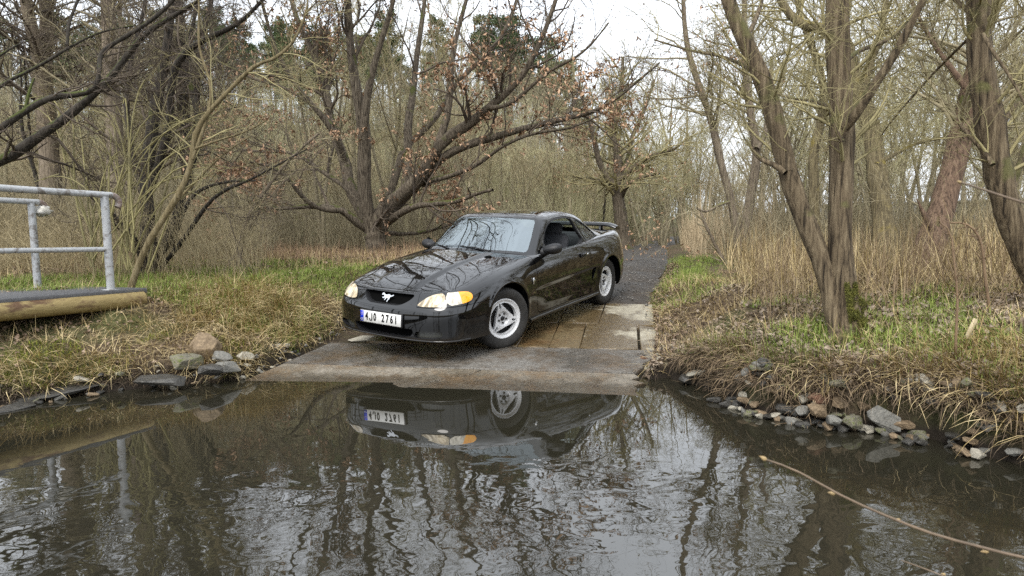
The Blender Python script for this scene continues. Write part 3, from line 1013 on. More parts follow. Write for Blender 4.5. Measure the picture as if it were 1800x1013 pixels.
    for k in range(12):
        a = k * math.pi / 6
        st_.lathe([(0, .001), (.0022, .001), (.0022, 0)], 5, 0, pc + nv * .0065 - rv * (.251 - .0125 * math.cos(a)) + upv * (.024 + .0125 * math.sin(a)))
    st_.build('star_ring', GOLD, pl)
    # ---- wipers
    for y0, y1, x0, x1 in ((.34, -.27, -.425, -.50), (-.26, -.74 + .12, -.43, -.60)):
        m = MB()
        zf = lambda x, y: float(np.interp(-x, [.42, .70, 1.0], [.955, 1.135, 1.30])) - .03 * abs(y) ** 2
        P0 = np.array([-.44, y0, .962]); P1 = np.array([x1 + .0, y1, 0]); P1[2] = .99 - .05 * abs(y1)
        m.tube([P0, P0 * .6 + P1 * .4 + [0, 0, .022], P0 * .25 + P1 * .75 + [0, 0, .016]], [.011, .008, .006], 6)
        c = P0 * .25 + P1 * .75
        d = nrm(P1 - P0)
        for o_, r_ in ((.030, .004), (.006, .006)):
            m.tube([c - d * .24 + [-.0, 0, o_ * .3 + .002], c + [0, 0, o_], c + d * .24 + [0, 0, o_ * .3 + .002]], [r_ * .6, r_, r_ * .6], 5)
        m.build('wiper', TRIM, root)
    # ---- wing
    n = 41
    ys = np.linspace(-.625, .625, n)
    prof = [(.0, .0), (.03, .027), (.09, .042), (.16, .038), (.235, .016), (.232, -.014), (.15, -.020), (.06, -.020)]
    Vw = []
    for y in ys:
        e = min(1, max(0, (abs(y) - .43) / .215))
        drop = .060 * e ** 2.0
        c = 1 - .25 * e
        for a, b in prof:
            Vw.append([-3.33 - a * c - .03 * (1 - (y / .645) ** 2) - .02 * e, y, 1.046 - drop + b])
    k = len(prof)
    m = MB().add(Vw, [[i * k + j, i * k + (j + 1) % k, (i + 1) * k + (j + 1) % k, (i + 1) * k + j] for i in range(n - 1) for j in range(k)])
    for s_, base in ((0, 0), (1, (n - 1) * k)):
        m.add(np.array(Vw)[base:base + k], None, [[0, j, j + 1] if s_ else [0, j + 1, j] for j in range(1, k - 1)])
    wing = m.build('rear_wing', PAINT, root, True)
    wing.data.polygons.foreach_set('use_smooth', np.ones(len(wing.data.polygons), bool))
    for sd in (1, -1):
        p = MB()
        for y0 in (.36,):
            y = sd * y0
            zt = 1.046 - (.05 if y0 > .5 else 0)
            V0 = [[-3.36, y - .018, .99], [-3.53, y - .018, .985], [-3.53, y + .018, .985], [-3.36, y + .018, .99],
                  [-3.38, y - .014, zt + .005], [-3.52, y - .014, zt], [-3.52, y + .014, zt], [-3.38, y + .014, zt + .005]]
            p.add(V0, [[0, 1, 5, 4], [1, 2, 6, 5], [2, 3, 7, 6], [3, 0, 4, 7]])
        p.build('wing_post', PAINT, wing)
    # tail lamps (three red bars each side)
    for sd in (1, -1):
        m = MB()
        for k in range(3):
            m.box((-3.575 + .016 * k, sd * (.26 + .11 * k), .80), (.02, .095, .13), None, .006)
        m.build('tail_light', RED, root)
    # ---- wheels
    def wheel_meshes():
        tp = [(.212, .075), (.225, .088), (.25, .100), (.285, .104), (.307, .098), (.319, .085), (.324, .065), (.3245, .040), (.318, .038), (.318, .033), (.3245, .031),
              (.325, .008), (.318, .006), (.318, -.006), (.325, -.008), (.3245, -.031), (.318, -.033), (.318, -.038), (.3245, -.040), (.324, -.065), (.318, -.085), (.30, -.100), (.25, -.1), (.212, -.08)]
        ty = MB().lathe(tp, 64, 1)
        tread = MB()
        for k in range(64):
            a = k * 2 * math.pi / 64
            for h, sg in ((.055, 1), (-.055, -1), (.02, 1), (-.02, 1)):
                c = np.array([math.cos(a + .02 * sg) * .3235, h, math.sin(a + .02 * sg) * .3235])
                rt = np.array([[math.cos(a), 0, -math.sin(a)], [0, 1, 0], [math.sin(a), 0, math.cos(a)]])
                tread.box(c, (.009, .024, .021), rt)
        # rim barrel and lip
        rim = MB().lathe([(.190, .058), (.199, .078), (.208, .085), (.214, .082), (.214, .070)], 64, 1)
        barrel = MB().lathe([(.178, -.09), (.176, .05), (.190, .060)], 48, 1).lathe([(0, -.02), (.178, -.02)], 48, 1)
        # face disc with three crescent openings and three slots
        nr, na = 40, 240
        rr = np.linspace(.0, .2015, nr); aa = np.arange(na) * 2 * math.pi / na
        Rg, Agd = np.meshgrid(rr, aa, indexing='ij')
        x, z = Rg * np.cos(Agd), Rg * np.sin(Agd)
        dish = np.interp(rr, [0, .03, .031, .062, .075, .11, .165, .18, .2015], [.052, .052, .044, .044, .064, .072, .071, .067, .079])
        h = np.repeat(dish[:, None], na, 1)
        Vf = np.stack([x, h, z], -1).reshape(-1, 3)
        idx = np.arange(nr * na).reshape(nr, na)
        q = np.stack([idx[:-1], np.roll(idx[:-1], -1, 1), np.roll(idx[1:], -1, 1), idx[1:]], -1).reshape(-1, 4)
        Tf = np.concatenate([q[:, [0, 1, 2]], q[:, [0, 2, 3]]])
        Nf = np.zeros_like(Vf)
        fn = np.cross(Vf[Tf[:, 1]] - Vf[Tf[:, 0]], Vf[Tf[:, 2]] - Vf[Tf[:, 0]])
        if fn[:, 1].sum() < 0: Tf = Tf[:, ::-1]; fn = -fn
        for k in range(3): np.add.at(Nf, Tf[:, k], fn)
        Nf = nrm(Nf)
        Af = np.concatenate([Vf, Nf], 1)
        def f_open(A):
            p = A[:, [0, 2]]
            r = np.linalg.norm(p, axis=1)
            f = np.full(len(p), 1.0)
            for k in range(3):
                a0 = R(73 + 120 * k)                   # spoke tip
                d = np.array([math.cos(a0 + math.pi / 3), math.sin(a0 + math.pi / 3)])
                e = np.array([-d[1], d[0]])
                u = p @ d; v = p @ e
                g = np.maximum.reduce([r - .168, .096 - u, np.abs(v) - .128])
                f = np.minimum(f, g)
                d2 = np.array([math.cos(a0), math.sin(a0)]); e2 = np.array([-d2[1], d2[0]])
                u2 = p @ d2; v2 = p @ e2
                g2 = np.hypot(np.maximum(np.abs(u2 - .142) - .018, 0), v2) - .0115
                f = np.minimum(f, g2)
            return f
        _, (Ao, To) = clip(Af, Tf, f_open(Af))
        E = boundary(Ao, To, f_open(Ao))
        p0, p1 = Ao[E[:, 0], :3], Ao[E[:, 1], :3]
        n = len(E)
        back = np.array([0, -.032, 0])
        wallV = np.concatenate([p0, p1, p1 * [.97, 1, .97] + back, p0 * [.97, 1, .97] + back])
        wallQ = np.stack([np.arange(n) + k * n for k in (1, 0, 3, 2)], 1)
        nuts = MB()
        for k in range(5):
            a = R(90 + 30 + 72 * k)
            nuts.lathe([(0, .062), (.008, .061), (.0105, .054), (.0105, .042)], 8, 1, (math.cos(a) * .05, 0, math.sin(a) * .05))
        cap = MB().lathe([(0, .064), (.012, .064), (.020, .062), (.025, .057), (.028, .046)], 24, 1)
        disc = MB().lathe([(0, .0), (.13, .0), (.135, -.012)], 40, 1).box((.11, -.005, .06), (.07, .04, .10), None, .01)
        return dict(tyre=ty, tread=tread, rim=rim, barrel=barrel, face=(Ao, To, wallV, wallQ), nuts=nuts, cap=cap, disc=disc)
    wm = wheel_meshes()
    CAPM = mat('wheel_centre_cap', (0.02, 0.02, 0.022), 0.3)
    first = None
    for cx, yy, sd, steer in ((0.0, .758, 1, -20), (-2.573, .742, 1, 0), (0.0, .758, -1, -20), (-2.573, .742, -1, 0)):
        wr = bpy.data.objects.new('wheel', None); COL.objects.link(wr); wr.parent = root
        if first is None:
            ty = wm['tyre'].build('tyre', RUBBER, wr, True)
            tr = wm['tread'].build('tread_blocks', RUBBER, wr)
            rim = wm['rim'].build('rim', ALLOY, wr, True)
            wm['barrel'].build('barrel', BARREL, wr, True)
            Ao, To, wV, wQ = wm['face']
            fc = obj('rim_face', Ao[:, :3], To, ALLOY, wr, True, Ao[:, 3:6])
            wl = obj('spoke_edge', wV, wQ, ALLOY, wr)
            nu_ = wm['nuts'].build('lug_nut', STEEL, wr)
            cp_ = wm['cap'].build('centre_cap', CAPM, wr, True)
            di = wm['disc'].build('brake_disc', STEEL, wr)
            first = wr
        else:
            for ch in list(first.children):
                c = ch.copy(); COL.objects.link(c); c.parent = wr
        wr.location = (cx, sd * yy, .3245)
        rz = R(steer) + (0 if sd > 0 else math.pi)
        wr.rotation_euler = (0, R({0.0: 0, -2.573: 25}[cx]), rz)
        wr.rotation_mode = 'YXZ' if False else 'XYZ'
    # ---- interior
    def seat(y, x, name='front_seat', w_=.50):
        s = bpy.data.objects.new(name, None); COL.objects.link(s); s.parent = root
        MB().box((x, y, .44), (.52, w_, .16), Matrix.Rotation(R(-8), 3, 'Y'), .05).build('cushion', SEAT, s, True)
        rot_ = Matrix.Rotation(R(-20), 3, 'Y')
        MB().box((x - .32, y, .76), (.15, w_, .60), rot_, .05).build('backrest', SEAT, s, True)
        MB().box((x - .44, y, 1.10), (.10, .27, .17), rot_, .04).build('headrest', SEAT, s, True)
    seat(.36, -1.45); seat(-.36, -1.45)
    rs = bpy.data.objects.new('rear_seat', None); COL.objects.link(rs); rs.parent = root
    MB().box((-2.25, 0, .48), (.5, 1.15, .14), None, .05).build('cushion', SEAT, rs, True)
    MB().box((-2.52, 0, .74), (.14, 1.15, .50), Matrix.Rotation(R(-24), 3, 'Y'), .05).build('backrest', SEAT, rs, True)
    MB().box((-2.80, 0, .965), (.40, 1.25, .03)).build('parcel_shelf', SEAT, root)
    MB().box((-.80, 0, .80), (.40, 1.42, .24), None, .06).box((-.62, 0, .87), (.36, 1.3, .06), None, .02).build('dashboard', SEAT, root, True)
    MB().box((-1.35, 0, .26), (2.9, 1.5, .03)).build('cabin_floor', DARK, root)
    MB().box((-1.4, .74, .60), (1.3, .04, .62), None, .015).box((-1.4, -.74, .60), (1.3, .04, .62), None, .015).box((-2.3, .72, .6), (.5, .04, .64)).box((-2.3, -.72, .6), (.5, .04, .64)).build('door_card', SEAT, root)
    a = np.linspace(0, 2 * math.pi, 33)
    rt = Matrix.Rotation(R(-28), 3, 'Y')
    ring = np.array([[0, .185 * math.cos(t_), .185 * math.sin(t_)] for t_ in a]) @ np.array(rt).T + np.array([-1.06, .36, .875])
    sw = MB().tube(ring, .015, 8, False).tube([ring[0], [-1.04, .36, .87], ring[16]], .014, 6).tube([[-1.04, .36, .87], [-.8, .36, .80]], .03, 8)
    sw.build('steering_wheel', TRIM, root, True)
    # exhaust / suspension glimpsed beneath
    MB().tube([[-.6, .2, .19], [-2.2, .3, .19], [-3.5, .5, .26]], .03, 8).build('exhaust_pipe', STEEL, root, True)
    for x_, y_ in ((0, .758), (-2.573, .742)):
        MB().tube([[x_, -y_, .3245], [x_, y_, .3245]], .035, 8).build('axle', DARK, root)
    return root

CAR = build_car()
# ================================================================== placing helper: a point at a chosen real depth
_CR, _SR, _CP, _SP = math.cos(-0.0184), math.sin(-0.0184), math.cos(0.0728), math.sin(0.0728)
def at(px, py, Y):
    a, b = px - 900, py - 506.5
    u, v = (_CR * a + _SR * b) / 1048.4, (-_SR * a + _CR * b) / 1048.4
    d = np.array([u, _CP - v * _SP, -_SP - v * _CP])
    return d * (Y / d[1]) + np.array([0, 0, CAM_H])

def proj_px(p):
    p = np.asarray(p, float) - [0, 0, CAM_H]
    zc = p[..., 1] * _CP - p[..., 2] * _SP
    v = -(p[..., 2] * _CP + p[..., 1] * _SP) / zc * 1048.4
    u = p[..., 0] / zc * 1048.4
    return np.stack([900 + _CR * u - _SR * v, 506.5 + _SR * u + _CR * v], -1)

# ------------------------------------------------------------------ noise on numpy arrays
def vnoise(x, y, seed=0):
    r = np.random.default_rng(seed).random((64, 64))
    xi, yi = np.floor(x).astype(int), np.floor(y).astype(int)
    fx, fy = x - xi, y - yi
    fx, fy = fx * fx * (3 - 2 * fx), fy * fy * (3 - 2 * fy)
    g = lambda i, j: r[i % 64, j % 64]
    return (g(xi, yi) * (1 - fx) * (1 - fy) + g(xi + 1, yi) * fx * (1 - fy) + g(xi, yi + 1) * (1 - fx) * fy + g(xi + 1, yi + 1) * fx * fy) * 2 - 1
def fbm(x, y, seed=0, oct=4):
    s, a = 0, 1.0
    for k in range(oct):
        s = s + a * vnoise(x * 2 ** k + 17.3 * k, y * 2 ** k - 9.1 * k, seed + k)
        a *= .5
    return s

# ------------------------------------------------------------------ terrain
WATER_POLY = np.array([(-40, -6), (-14, .8), (-6.4, 3.5), (-4.5, 4.40), (-3.95, 4.66), (-3.55, 5.02), (-3.15, 5.22), (-2.85, 5.30), (-2.54, 5.36), (-2.4, 5.42), (.2, 4.95), (.92, 4.66),
                       (1.08, 5.05), (1.36, 5.22), (1.50, 4.98), (1.58, 4.62), (1.62, 4.32), (1.66, 4.05), (1.88, 3.84), (2.13, 3.68), (2.48, 3.48), (2.62, 3.10), (3.2, 2.45), (5.5, 1.2), (12, -1), (40, -16),
                       (40, -26), (10, -6), (4, -1.2), (1.5, .55), (-1, .75), (-4, .35), (-10, -2.5), (-40, -14)])
nN = np.array([CAR_M[0][2], CAR_M[1][2], CAR_M[2][2]]); tN = np.array([CAR_M[0][3], CAR_M[1][3], CAR_M[2][3]])
def ramp_z(x, y):
    """the plane the car stands on; below the wheels it eases off towards a slanting water edge"""
    x, y = np.asarray(x, float), np.asarray(y, float)
    pl = lambda yy: tN[2] - ((x - tN[0]) * nN[0] + (yy - tN[1]) * nN[1]) / nN[2]
    y0 = 4.97 - .224 * np.clip(x + .7, -2.2, 1.9)
    return np.where(y >= 6.35, pl(y), pl(6.35) * (y - y0) / (6.35 - y0))
YR = np.array([0, 5.0, 6.5, 8.5, 10, 12, 16, 20, 30, 45, 70])
XC = np.array([-.95, -.78, -.38, .08, .72, 1.36, 2.55, 3.65, 6.2, 11., 24.])
HW = np.array([1.86, 1.86, 1.9, 1.85, 1.75, 1.7, 1.65, 1.6, 1.6, 1.6, 1.6])
def road_z(x, y):
    far = np.interp(y, [8, 9, 10, 12, 15, 20, 30, 45, 80], [.29, .40, .50, .64, .77, .87, .93, 1.0, 1.2])
    k = np.clip((y - 8.0) / 1.2, 0, 1)
    return ramp_z(x, y) * (1 - k) + far * k
def road_d(x, y):
    return np.abs(x - np.interp(y, YR, XC)) - np.interp(y, YR, HW)
def hill_z(x, y):
    k = np.clip((16 - x) / 22, 0, 1); k = k * k * (3 - 2 * k)
    d = np.clip(y - 34 - 8 * np.clip((x + 2) / 10, 0, 1), 0, 70)
    return (k * .25 + .07) * d * np.clip(d / 20, 0, 1) * (1 + .10 * np.sin(x * .11 + 1) + .05 * np.sin(x * .31 + y * .1))
def ground_z(x, y, rough=True):
    x = np.asarray(x, float); y = np.asarray(y, float)
    sh = x.shape
    d = sdpoly(np.stack([x.ravel(), y.ravel()], 1), WATER_POLY).reshape(sh)
    left = x < np.interp(y, YR, XC)
    dl = np.maximum(d, 0)
    dl = np.where(d > 0, np.maximum(d + .085 * fbm(x * 2.6, y * 2.6, 44, 3) * np.clip(d / .02, 0, 1) * (y < 6.5), 0.0), 0)
    zl = np.interp(dl, [0, .06, .16, .5, 1.2, 2.2, 3.5, 9, 14, 30], [-.03, .06, .13, .26, .47, .72, .80, 1.0, 1.15, 1.4])
    zr = np.interp(dl, [0, .03, .07, .14, .3, .7, 1.5, 3.5, 8, 30], [-.03, .15, .26, .32, .37, .44, .54, .66, .82, 1.0])
    z = np.where(left, zl, zr)
    z = np.where(y < 1.3, np.interp(dl, [0, .1, .5, 2, 6, 40], [-.03, .05, .15, .35, .6, 1.5]), z)
    rd = road_d(x, y)
    edge = road_z(x, y) + .01 + .42 * np.maximum(rd - .05, 0)
    z = np.where((y > 4), np.minimum(z, np.maximum(edge, -.05)), z)
    nearroad = np.clip(1 - np.abs(rd) / .5, 0, 1)
    z = np.where((rd < 0.06) & (y > 3.5), np.minimum(road_z(x, y) - .06, z + 9), z)
    if rough:
        amp = np.clip(dl / .25, 0, 1) * np.clip((rd - .02) / .3, 0, 1)
        z = z + amp * (.035 * fbm(x * 1.7, y * 1.7, 3) + .012 * fbm(x * 7, y * 7, 5, 3)) * np.clip(y / 4, .6, 2.0)
    z = np.where(d < 0, np.minimum(z, -.03 - np.minimum(.6, -d * .45)), z)
    z = np.where((d < 0) & (rd < 0.05) & (y > 3), np.minimum(z, road_z(x, y) - .05), z)
    return z + hill_z(x, y)

def lines(a0, a1, step, lo, hi, g=1.13):
    c = list(np.arange(a0, a1, step))
    s = step
    while c[-1] < hi: s *= g; c.append(c[-1] + s)
    s = step
    while c[0] > lo: s *= g; c.insert(0, c[0] - s)
    return np.array(c)
gx = lines(-6.5, 6.0, .062, -260, 260)
gy = lines(1.6, 10.5, .062, -160, 420)
GX, GY = np.meshgrid(gx, gy, indexing='ij')
GZ = ground_z(GX, GY)
idx = np.arange(GX.size).reshape(GX.shape)
Qg = np.stack([idx[:-1, :-1], idx[1:, :-1], idx[1:, 1:], idx[:-1, 1:]], -1).reshape(-1, 4)

def ground_material():
    m = bpy.data.materials.new('forest_floor')
    m.use_nodes = True
    t = m.node_tree; b = t.nodes['Principled BSDF']
    b.inputs['Roughness'].default_value = .9
    sock(b, 'Specular IOR Level').default_value = .2
    co = t.nodes.new('ShaderNodeTexCoord')
    def noise(sc, det=6, rough=.6):
        n = t.nodes.new('ShaderNodeTexNoise'); n.inputs['Scale'].default_value = sc; n.inputs['Detail'].default_value = det
        n.inputs['Roughness'].default_value = rough
        t.links.new(co.outputs['Object'], n.inputs['Vector']); return n
    def ramp(src, stops):
        r = t.nodes.new('ShaderNodeValToRGB')
        r.color_ramp.elements[0].position = stops[0][0]; r.color_ramp.elements[0].color = (*stops[0][1], 1)
        r.color_ramp.elements[1].position = stops[-1][0]; r.color_ramp.elements[1].color = (*stops[-1][1], 1)
        for p, c in stops[1:-1]:
            e = r.color_ramp.elements.new(p); e.color = (*c, 1)
        t.links.new(src, r.inputs[0]); return r
    n1 = noise(22, 8, .7)
    r1 = ramp(n1.outputs['Fac'], [(.30, (.022, .015, .010)), (.45, (.065, .045, .028)), (.56, (.125, .09, .055)), (.70, (.24, .185, .12))])
    n2 = noise(1.3, 5)
    r2 = ramp(n2.outputs['Fac'], [(.47, (0, 0, 0)), (.60, (1, 1, 1))])
    n3 = noise(30, 4)
    r3 = ramp(n3.outputs['Fac'], [(.35, (.035, .05, .012)), (.65, (.10, .13, .03))])
    mx = t.nodes.new('ShaderNodeMixRGB')
    mlt = t.nodes.new('ShaderNodeMath'); mlt.operation = 'MULTIPLY'; mlt.inputs[1].default_value = .55
    t.links.new(r2.outputs[0], mlt.inputs[0]); t.links.new(mlt.outputs[0], mx.inputs[0])
    t.links.new(r1.outputs[0], mx.inputs[1]); t.links.new(r3.outputs[0], mx.inputs[2])
    # black muddy band just above the water line, painting in the undercut's shade
    sep = t.nodes.new('ShaderNodeSeparateXYZ'); t.links.new(co.outputs['Object'], sep.inputs[0])
    mr = t.nodes.new('ShaderNodeMapRange')
    mr.inputs['From Min'].default_value = .05; mr.inputs['From Max'].default_value = .22
    t.links.new(sep.outputs['Z'], mr.inputs['Value'])
    mud_shade = t.nodes.new('ShaderNodeMixRGB')
    mud_shade.inputs[1].default_value = (.022, .017, .012, 1)
    t.links.new(mr.outputs[0], mud_shade.inputs[0]); t.links.new(mx.outputs[0], mud_shade.inputs[2])
    t.links.new(mud_shade.outputs[0], b.inputs['Base Color'])
    bp = t.nodes.new('ShaderNodeBump'); bp.inputs['Strength'].default_value = .7; bp.inputs['Distance'].default_value = .03
    n4 = noise(45, 6, .7)
    t.links.new(n4.outputs['Fac'], bp.inputs['Height']); t.links.new(bp.outputs[0], b.inputs['Normal'])
    return m
tag(obj('ground', np.stack([GX, GY, GZ], -1).reshape(-1, 3), Qg, ground_material(), None, True), kind='structure')

# ------------------------------------------------------------------ water
def water_material():
    m = bpy.data.materials.new('murky_stream_water')
    m.use_nodes = True
    t = m.node_tree; b = t.nodes['Principled BSDF']
    b.inputs['Base Color'].default_value = (.019, .0175, .0115, 1)
    b.inputs['Roughness'].default_value = .015
    b.inputs['IOR'].default_value = 1.6
    sock(b, 'Specular IOR Level').default_value = 1.0
    co = t.nodes.new('ShaderNodeTexCoord')
    def noise(sc, det, vec):
        mp = t.nodes.new('ShaderNodeMapping'); mp.inputs['Scale'].default_value = vec
        t.links.new(co.outputs['Object'], mp.inputs[0])
        n = t.nodes.new('ShaderNodeTexNoise'); n.inputs['Scale'].default_value = sc; n.inputs['Detail'].default_value = det
        n.inputs['Distortion'].default_value = .6
        t.links.new(mp.outputs[0], n.inputs['Vector']); return n
    a = noise(5.0, 1, (1, 1.2, 1)); c = noise(13, 1, (1, 1.1, 1)); e = noise(1.8, 1, (1, 1, 1))
    def mth(op, x, y):
        k = t.nodes.new('ShaderNodeMath'); k.operation = op
        for i, v in enumerate((x, y)):
            if isinstance(v, (int, float)): k.inputs[i].default_value = v
            else: t.links.new(v, k.inputs[i])
        return k.outputs[0]
    h = mth('ADD', mth('ADD', a.outputs['Fac'], mth('MULTIPLY', c.outputs['Fac'], .16)), mth('MULTIPLY', e.outputs['Fac'], .8))
    # the lee of the ramp is calm, the current in mid-stream is ruffled
    sep = t.nodes.new('ShaderNodeSeparateXYZ'); t.links.new(co.outputs['Object'], sep.inputs[0])
    mr = t.nodes.new('ShaderNodeMapRange')
    mr.inputs['From Min'].default_value = 3.75; mr.inputs['From Max'].default_value = 2.7
    mr.inputs['To Min'].default_value = .006; mr.inputs['To Max'].default_value = .15
    t.links.new(sep.outputs['Y'], mr.inputs['Value'])
    patch = noise(.9, 2, (1, 1, 1))
    pr_ = t.nodes.new('ShaderNodeMapRange'); pr_.inputs['From Min'].default_value = .35; pr_.inputs['From Max'].default_value = .62
    pr_.inputs['To Min'].default_value = .5; pr_.inputs['To Max'].default_value = 1.15
    t.links.new(patch.outputs['Fac'], pr_.inputs['Value'])
    bp = t.nodes.new('ShaderNodeBump'); bp.inputs['Distance'].default_value = .022
    t.links.new(mth('MULTIPLY', mr.outputs[0], pr_.outputs[0]), bp.inputs['Strength'])
    t.links.new(h, bp.inputs['Height']); t.links.new(bp.outputs[0], b.inputs['Normal'])
    return m
tag(obj('water', [[-60, -30, 0], [60, -30, 0], [60, 9, 0], [-60, 9, 0]], np.array([[0, 1, 2, 3]]), water_material()), kind='structure')

# ------------------------------------------------------------------ concrete ramp slabs and road
def wet_concrete(name, dry, wet, thr, rough_dry, rough_wet, stain=None, sc=1.1, grit=.5, soft=.09):
    m = bpy.data.materials.new(name); m.use_nodes = True
    t = m.node_tree; b = t.nodes['Principled BSDF']
    co = t.nodes.new('ShaderNodeTexCoord')
    def noise(s, d=6, r=.62, dist=0.0):
        n = t.nodes.new('ShaderNodeTexNoise'); n.inputs['Scale'].default_value = s; n.inputs['Detail'].default_value = d
        n.inputs['Roughness'].default_value = r; n.inputs['Distortion'].default_value = dist
        t.links.new(co.outputs['Object'], n.inputs['Vector']); return n.outputs['Fac']
    def mrange(v, a, c, lo, hi):
        k = t.nodes.new('ShaderNodeMapRange'); t.links.new(v, k.inputs['Value'])
        for nme, val in (('From Min', a), ('From Max', c), ('To Min', lo), ('To Max', hi)): k.inputs[nme].default_value = val
        return k.outputs[0]
    def mix(f, c1, c2, mode='MIX'):
        k = t.nodes.new('ShaderNodeMixRGB'); k.blend_type = mode
        for i, v in enumerate((f, c1, c2)):
            if isinstance(v, (int, float)): k.inputs[i].default_value = v
            elif isinstance(v, tuple): k.inputs[i].default_value = (*v, 1)
            else: t.links.new(v, k.inputs[i])
        return k.outputs[0]
    wetm = mrange(noise(sc, 8, .7, .4), thr - soft, thr + soft, 0, 1)
    fine = noise(70, 6, .75)
    big = noise(5, 6)
    col = mix(wetm, dry, wet)
    if stain: col = mix(mrange(noise(2.6, 9, .8, .4), .46, .60, 0, .9), col, stain)
    col = mix(mrange(fine, .3, .7, 0, .85), mix(1.0, col, (.46, .45, .44), 'MULTIPLY'), mix(1.0, col, (1.45, 1.43, 1.4), 'MULTIPLY'))
    col = mix(mrange(noise(24, 5, .7), .35, .65, 0, .8), col, mix(1.0, col, (.5, .48, .46), 'MULTIPLY'))
    col = mix(mrange(big, .3, .7, 0, .5), col, mix(1.0, col, (.6, .58, .55), 'MULTIPLY'))
    sepz = t.nodes.new('ShaderNodeSeparateXYZ'); t.links.new(co.outputs['Object'], sepz.inputs[0])
    zz = t.nodes.new('ShaderNodeMath'); zz.operation = 'MULTIPLY_ADD'; zz.inputs[1].default_value = -.05
    t.links.new(noise(4, 6), zz.inputs[0]); t.links.new(sepz.outputs['Z'], zz.inputs[2])
    marg = mrange(zz.outputs[0], -.012, .012, 1, 0)
    col = mix(marg, col, mix(1.0, col, (.42, .40, .36), 'MULTIPLY'))
    t.links.new(col, b.inputs['Base Color'])
    t.links.new(mix(marg, mrange(wetm, 0, 1, rough_dry, rough_wet), (.18, .18, .18)), b.inputs['Roughness'])
    v = t.nodes.new('ShaderNodeTexVoronoi'); v.inputs['Scale'].default_value = 55
    t.links.new(co.outputs['Object'], v.inputs['Vector'])
    bp = t.nodes.new('ShaderNodeBump'); bp.inputs['Strength'].default_value = grit; bp.inputs['Distance'].default_value = .012
    hh = t.nodes.new('ShaderNodeMath'); hh.operation = 'ADD'
    t.links.new(v.outputs['Distance'], hh.inputs[0]); t.links.new(fine, hh.inputs[1])
    t.links.new(hh.outputs[0], bp.inputs['Height']); t.links.new(bp.outputs[0], b.inputs['Normal'])
    return m
M_GRIT = wet_concrete('wet_aggregate_concrete', (.27, .258, .235), (.12, .108, .09), .50, .55, .24, (.16, .115, .07), 1.0, .9)
M_EDGE = wet_concrete('washed_aggregate_concrete', (.36, .325, .265), (.24, .21, .16), .47, .6, .34, (.26, .18, .10), 1.3, .7)
M_PALE = wet_concrete('pale_slab_concrete', (.50, .465, .36), (.17, .125, .065), .44, .65, .2, None, .95, .25, .03)
M_BROWN = wet_concrete('silt_stained_slab', (.20, .15, .075), (.11, .08, .042), .5, .4, .16, (.18, .11, .05), 1.4, .3, .05)
RU = np.array([.982, -.191]); RV = np.array([.191, .982])
def slab(name, uv, m, parent, lift=0.0, th=.16, tilt=0.0):
    """outline in ramp coordinates (u across, v up the slope)"""
    uv = np.array(uv, float)
    xy = uv[:, :1] * RU + uv[:, 1:] * RV
    z = ramp_z(xy[:, 0], xy[:, 1]) + lift - .004 + tilt * (uv[:, 0] - uv[:, 0].mean())
    top = np.column_stack([xy, z])
    c = uv.mean(0)
    ins = c + (uv - c) * (1 - .008 / np.maximum(np.linalg.norm(uv - c, axis=1, keepdims=True), .05))
    ixy = ins[:, :1] * RU + ins[:, 1:] * RV
    itop = np.column_stack([ixy, z + .006])
    n = len(uv)
    from mathutils.geometry import tessellate_polygon
    T = np.array([list(k) for k in tessellate_polygon([[Vector((a, b, 0)) for a, b in ins]])])
    a0 = ins[T[0]]
    if np.cross(a0[1] - a0[0], a0[2] - a0[0]) < 0: T = T[:, ::-1]
    mb = MB()
    mb.add(itop, None, T)
    bot = top - [0, 0, th]
    sgn = np.sum(uv[:, 0] * np.roll(uv[:, 1], -1) - np.roll(uv[:, 0], -1) * uv[:, 1])
    q = lambda a, b: [[a + i, a + (i + 1) % n, b + (i + 1) % n, b + i] if sgn > 0 else [a + (i + 1) % n, a + i, b + i, b + (i + 1) % n] for i in range(n)]
    V = np.concatenate([itop, top, bot])
    mb.add(V, q(n, 0) + q(2 * n, n))
    return mb.build(name, m, parent)
def jag(p, q, n, amp, rng):
    p, q = np.array(p, float), np.array(q, float)
    t_ = np.linspace(0, 1, n + 1)[:-1]
    d = q - p; nn = np.array([-d[1], d[0]]) / np.linalg.norm(d)
    o = rng.normal(0, amp, n); o[0] = 0
    return [tuple(p + d * k + nn * o_) for k, o_ in zip(t_, o)]
rg = np.random.default_rng(11)
ramp = bpy.data.objects.new('ramp', None); COL.objects.link(ramp); tag(ramp, kind='structure')
crack = [(-1.98, 4.35), (-1.93, 4.62), (-1.80, 4.82), (-1.66, 4.95), (-1.58, 5.06), (-1.42, 5.14), (-1.34, 5.31)]
def broken(pts): return pts
slab('concrete_slab', [(-3.62, 4.0), (-1.99, 4.0)] + crack + [(-3.36, 5.31)], M_EDGE, ramp)
slab('concrete_slab', [(-1.965, 4.0)] + jag((-.9, 4.0), (-.02, 4.0), 2, .0, rg) + jag((-.02, 4.4), (.12, 4.74), 4, .03, rg) + jag((.06, 4.80), (.10, 5.30), 6, .035, rg) + [(.06, 5.31)] + [(a + .014, b) for a, b in crack[::-1]], M_EDGE, ramp, -.002)
slab('concrete_slab', [(-3.36, 5.335), (.04, 5.335)] + jag((.06, 5.345), (.34, 6.16), 9, .035, rg) + [(.36, 6.21), (-3.25, 6.08)], M_GRIT, ramp, .002)
row = [-2.9, -2.2, -1.72, -1.17, -.83, -.50, .11]
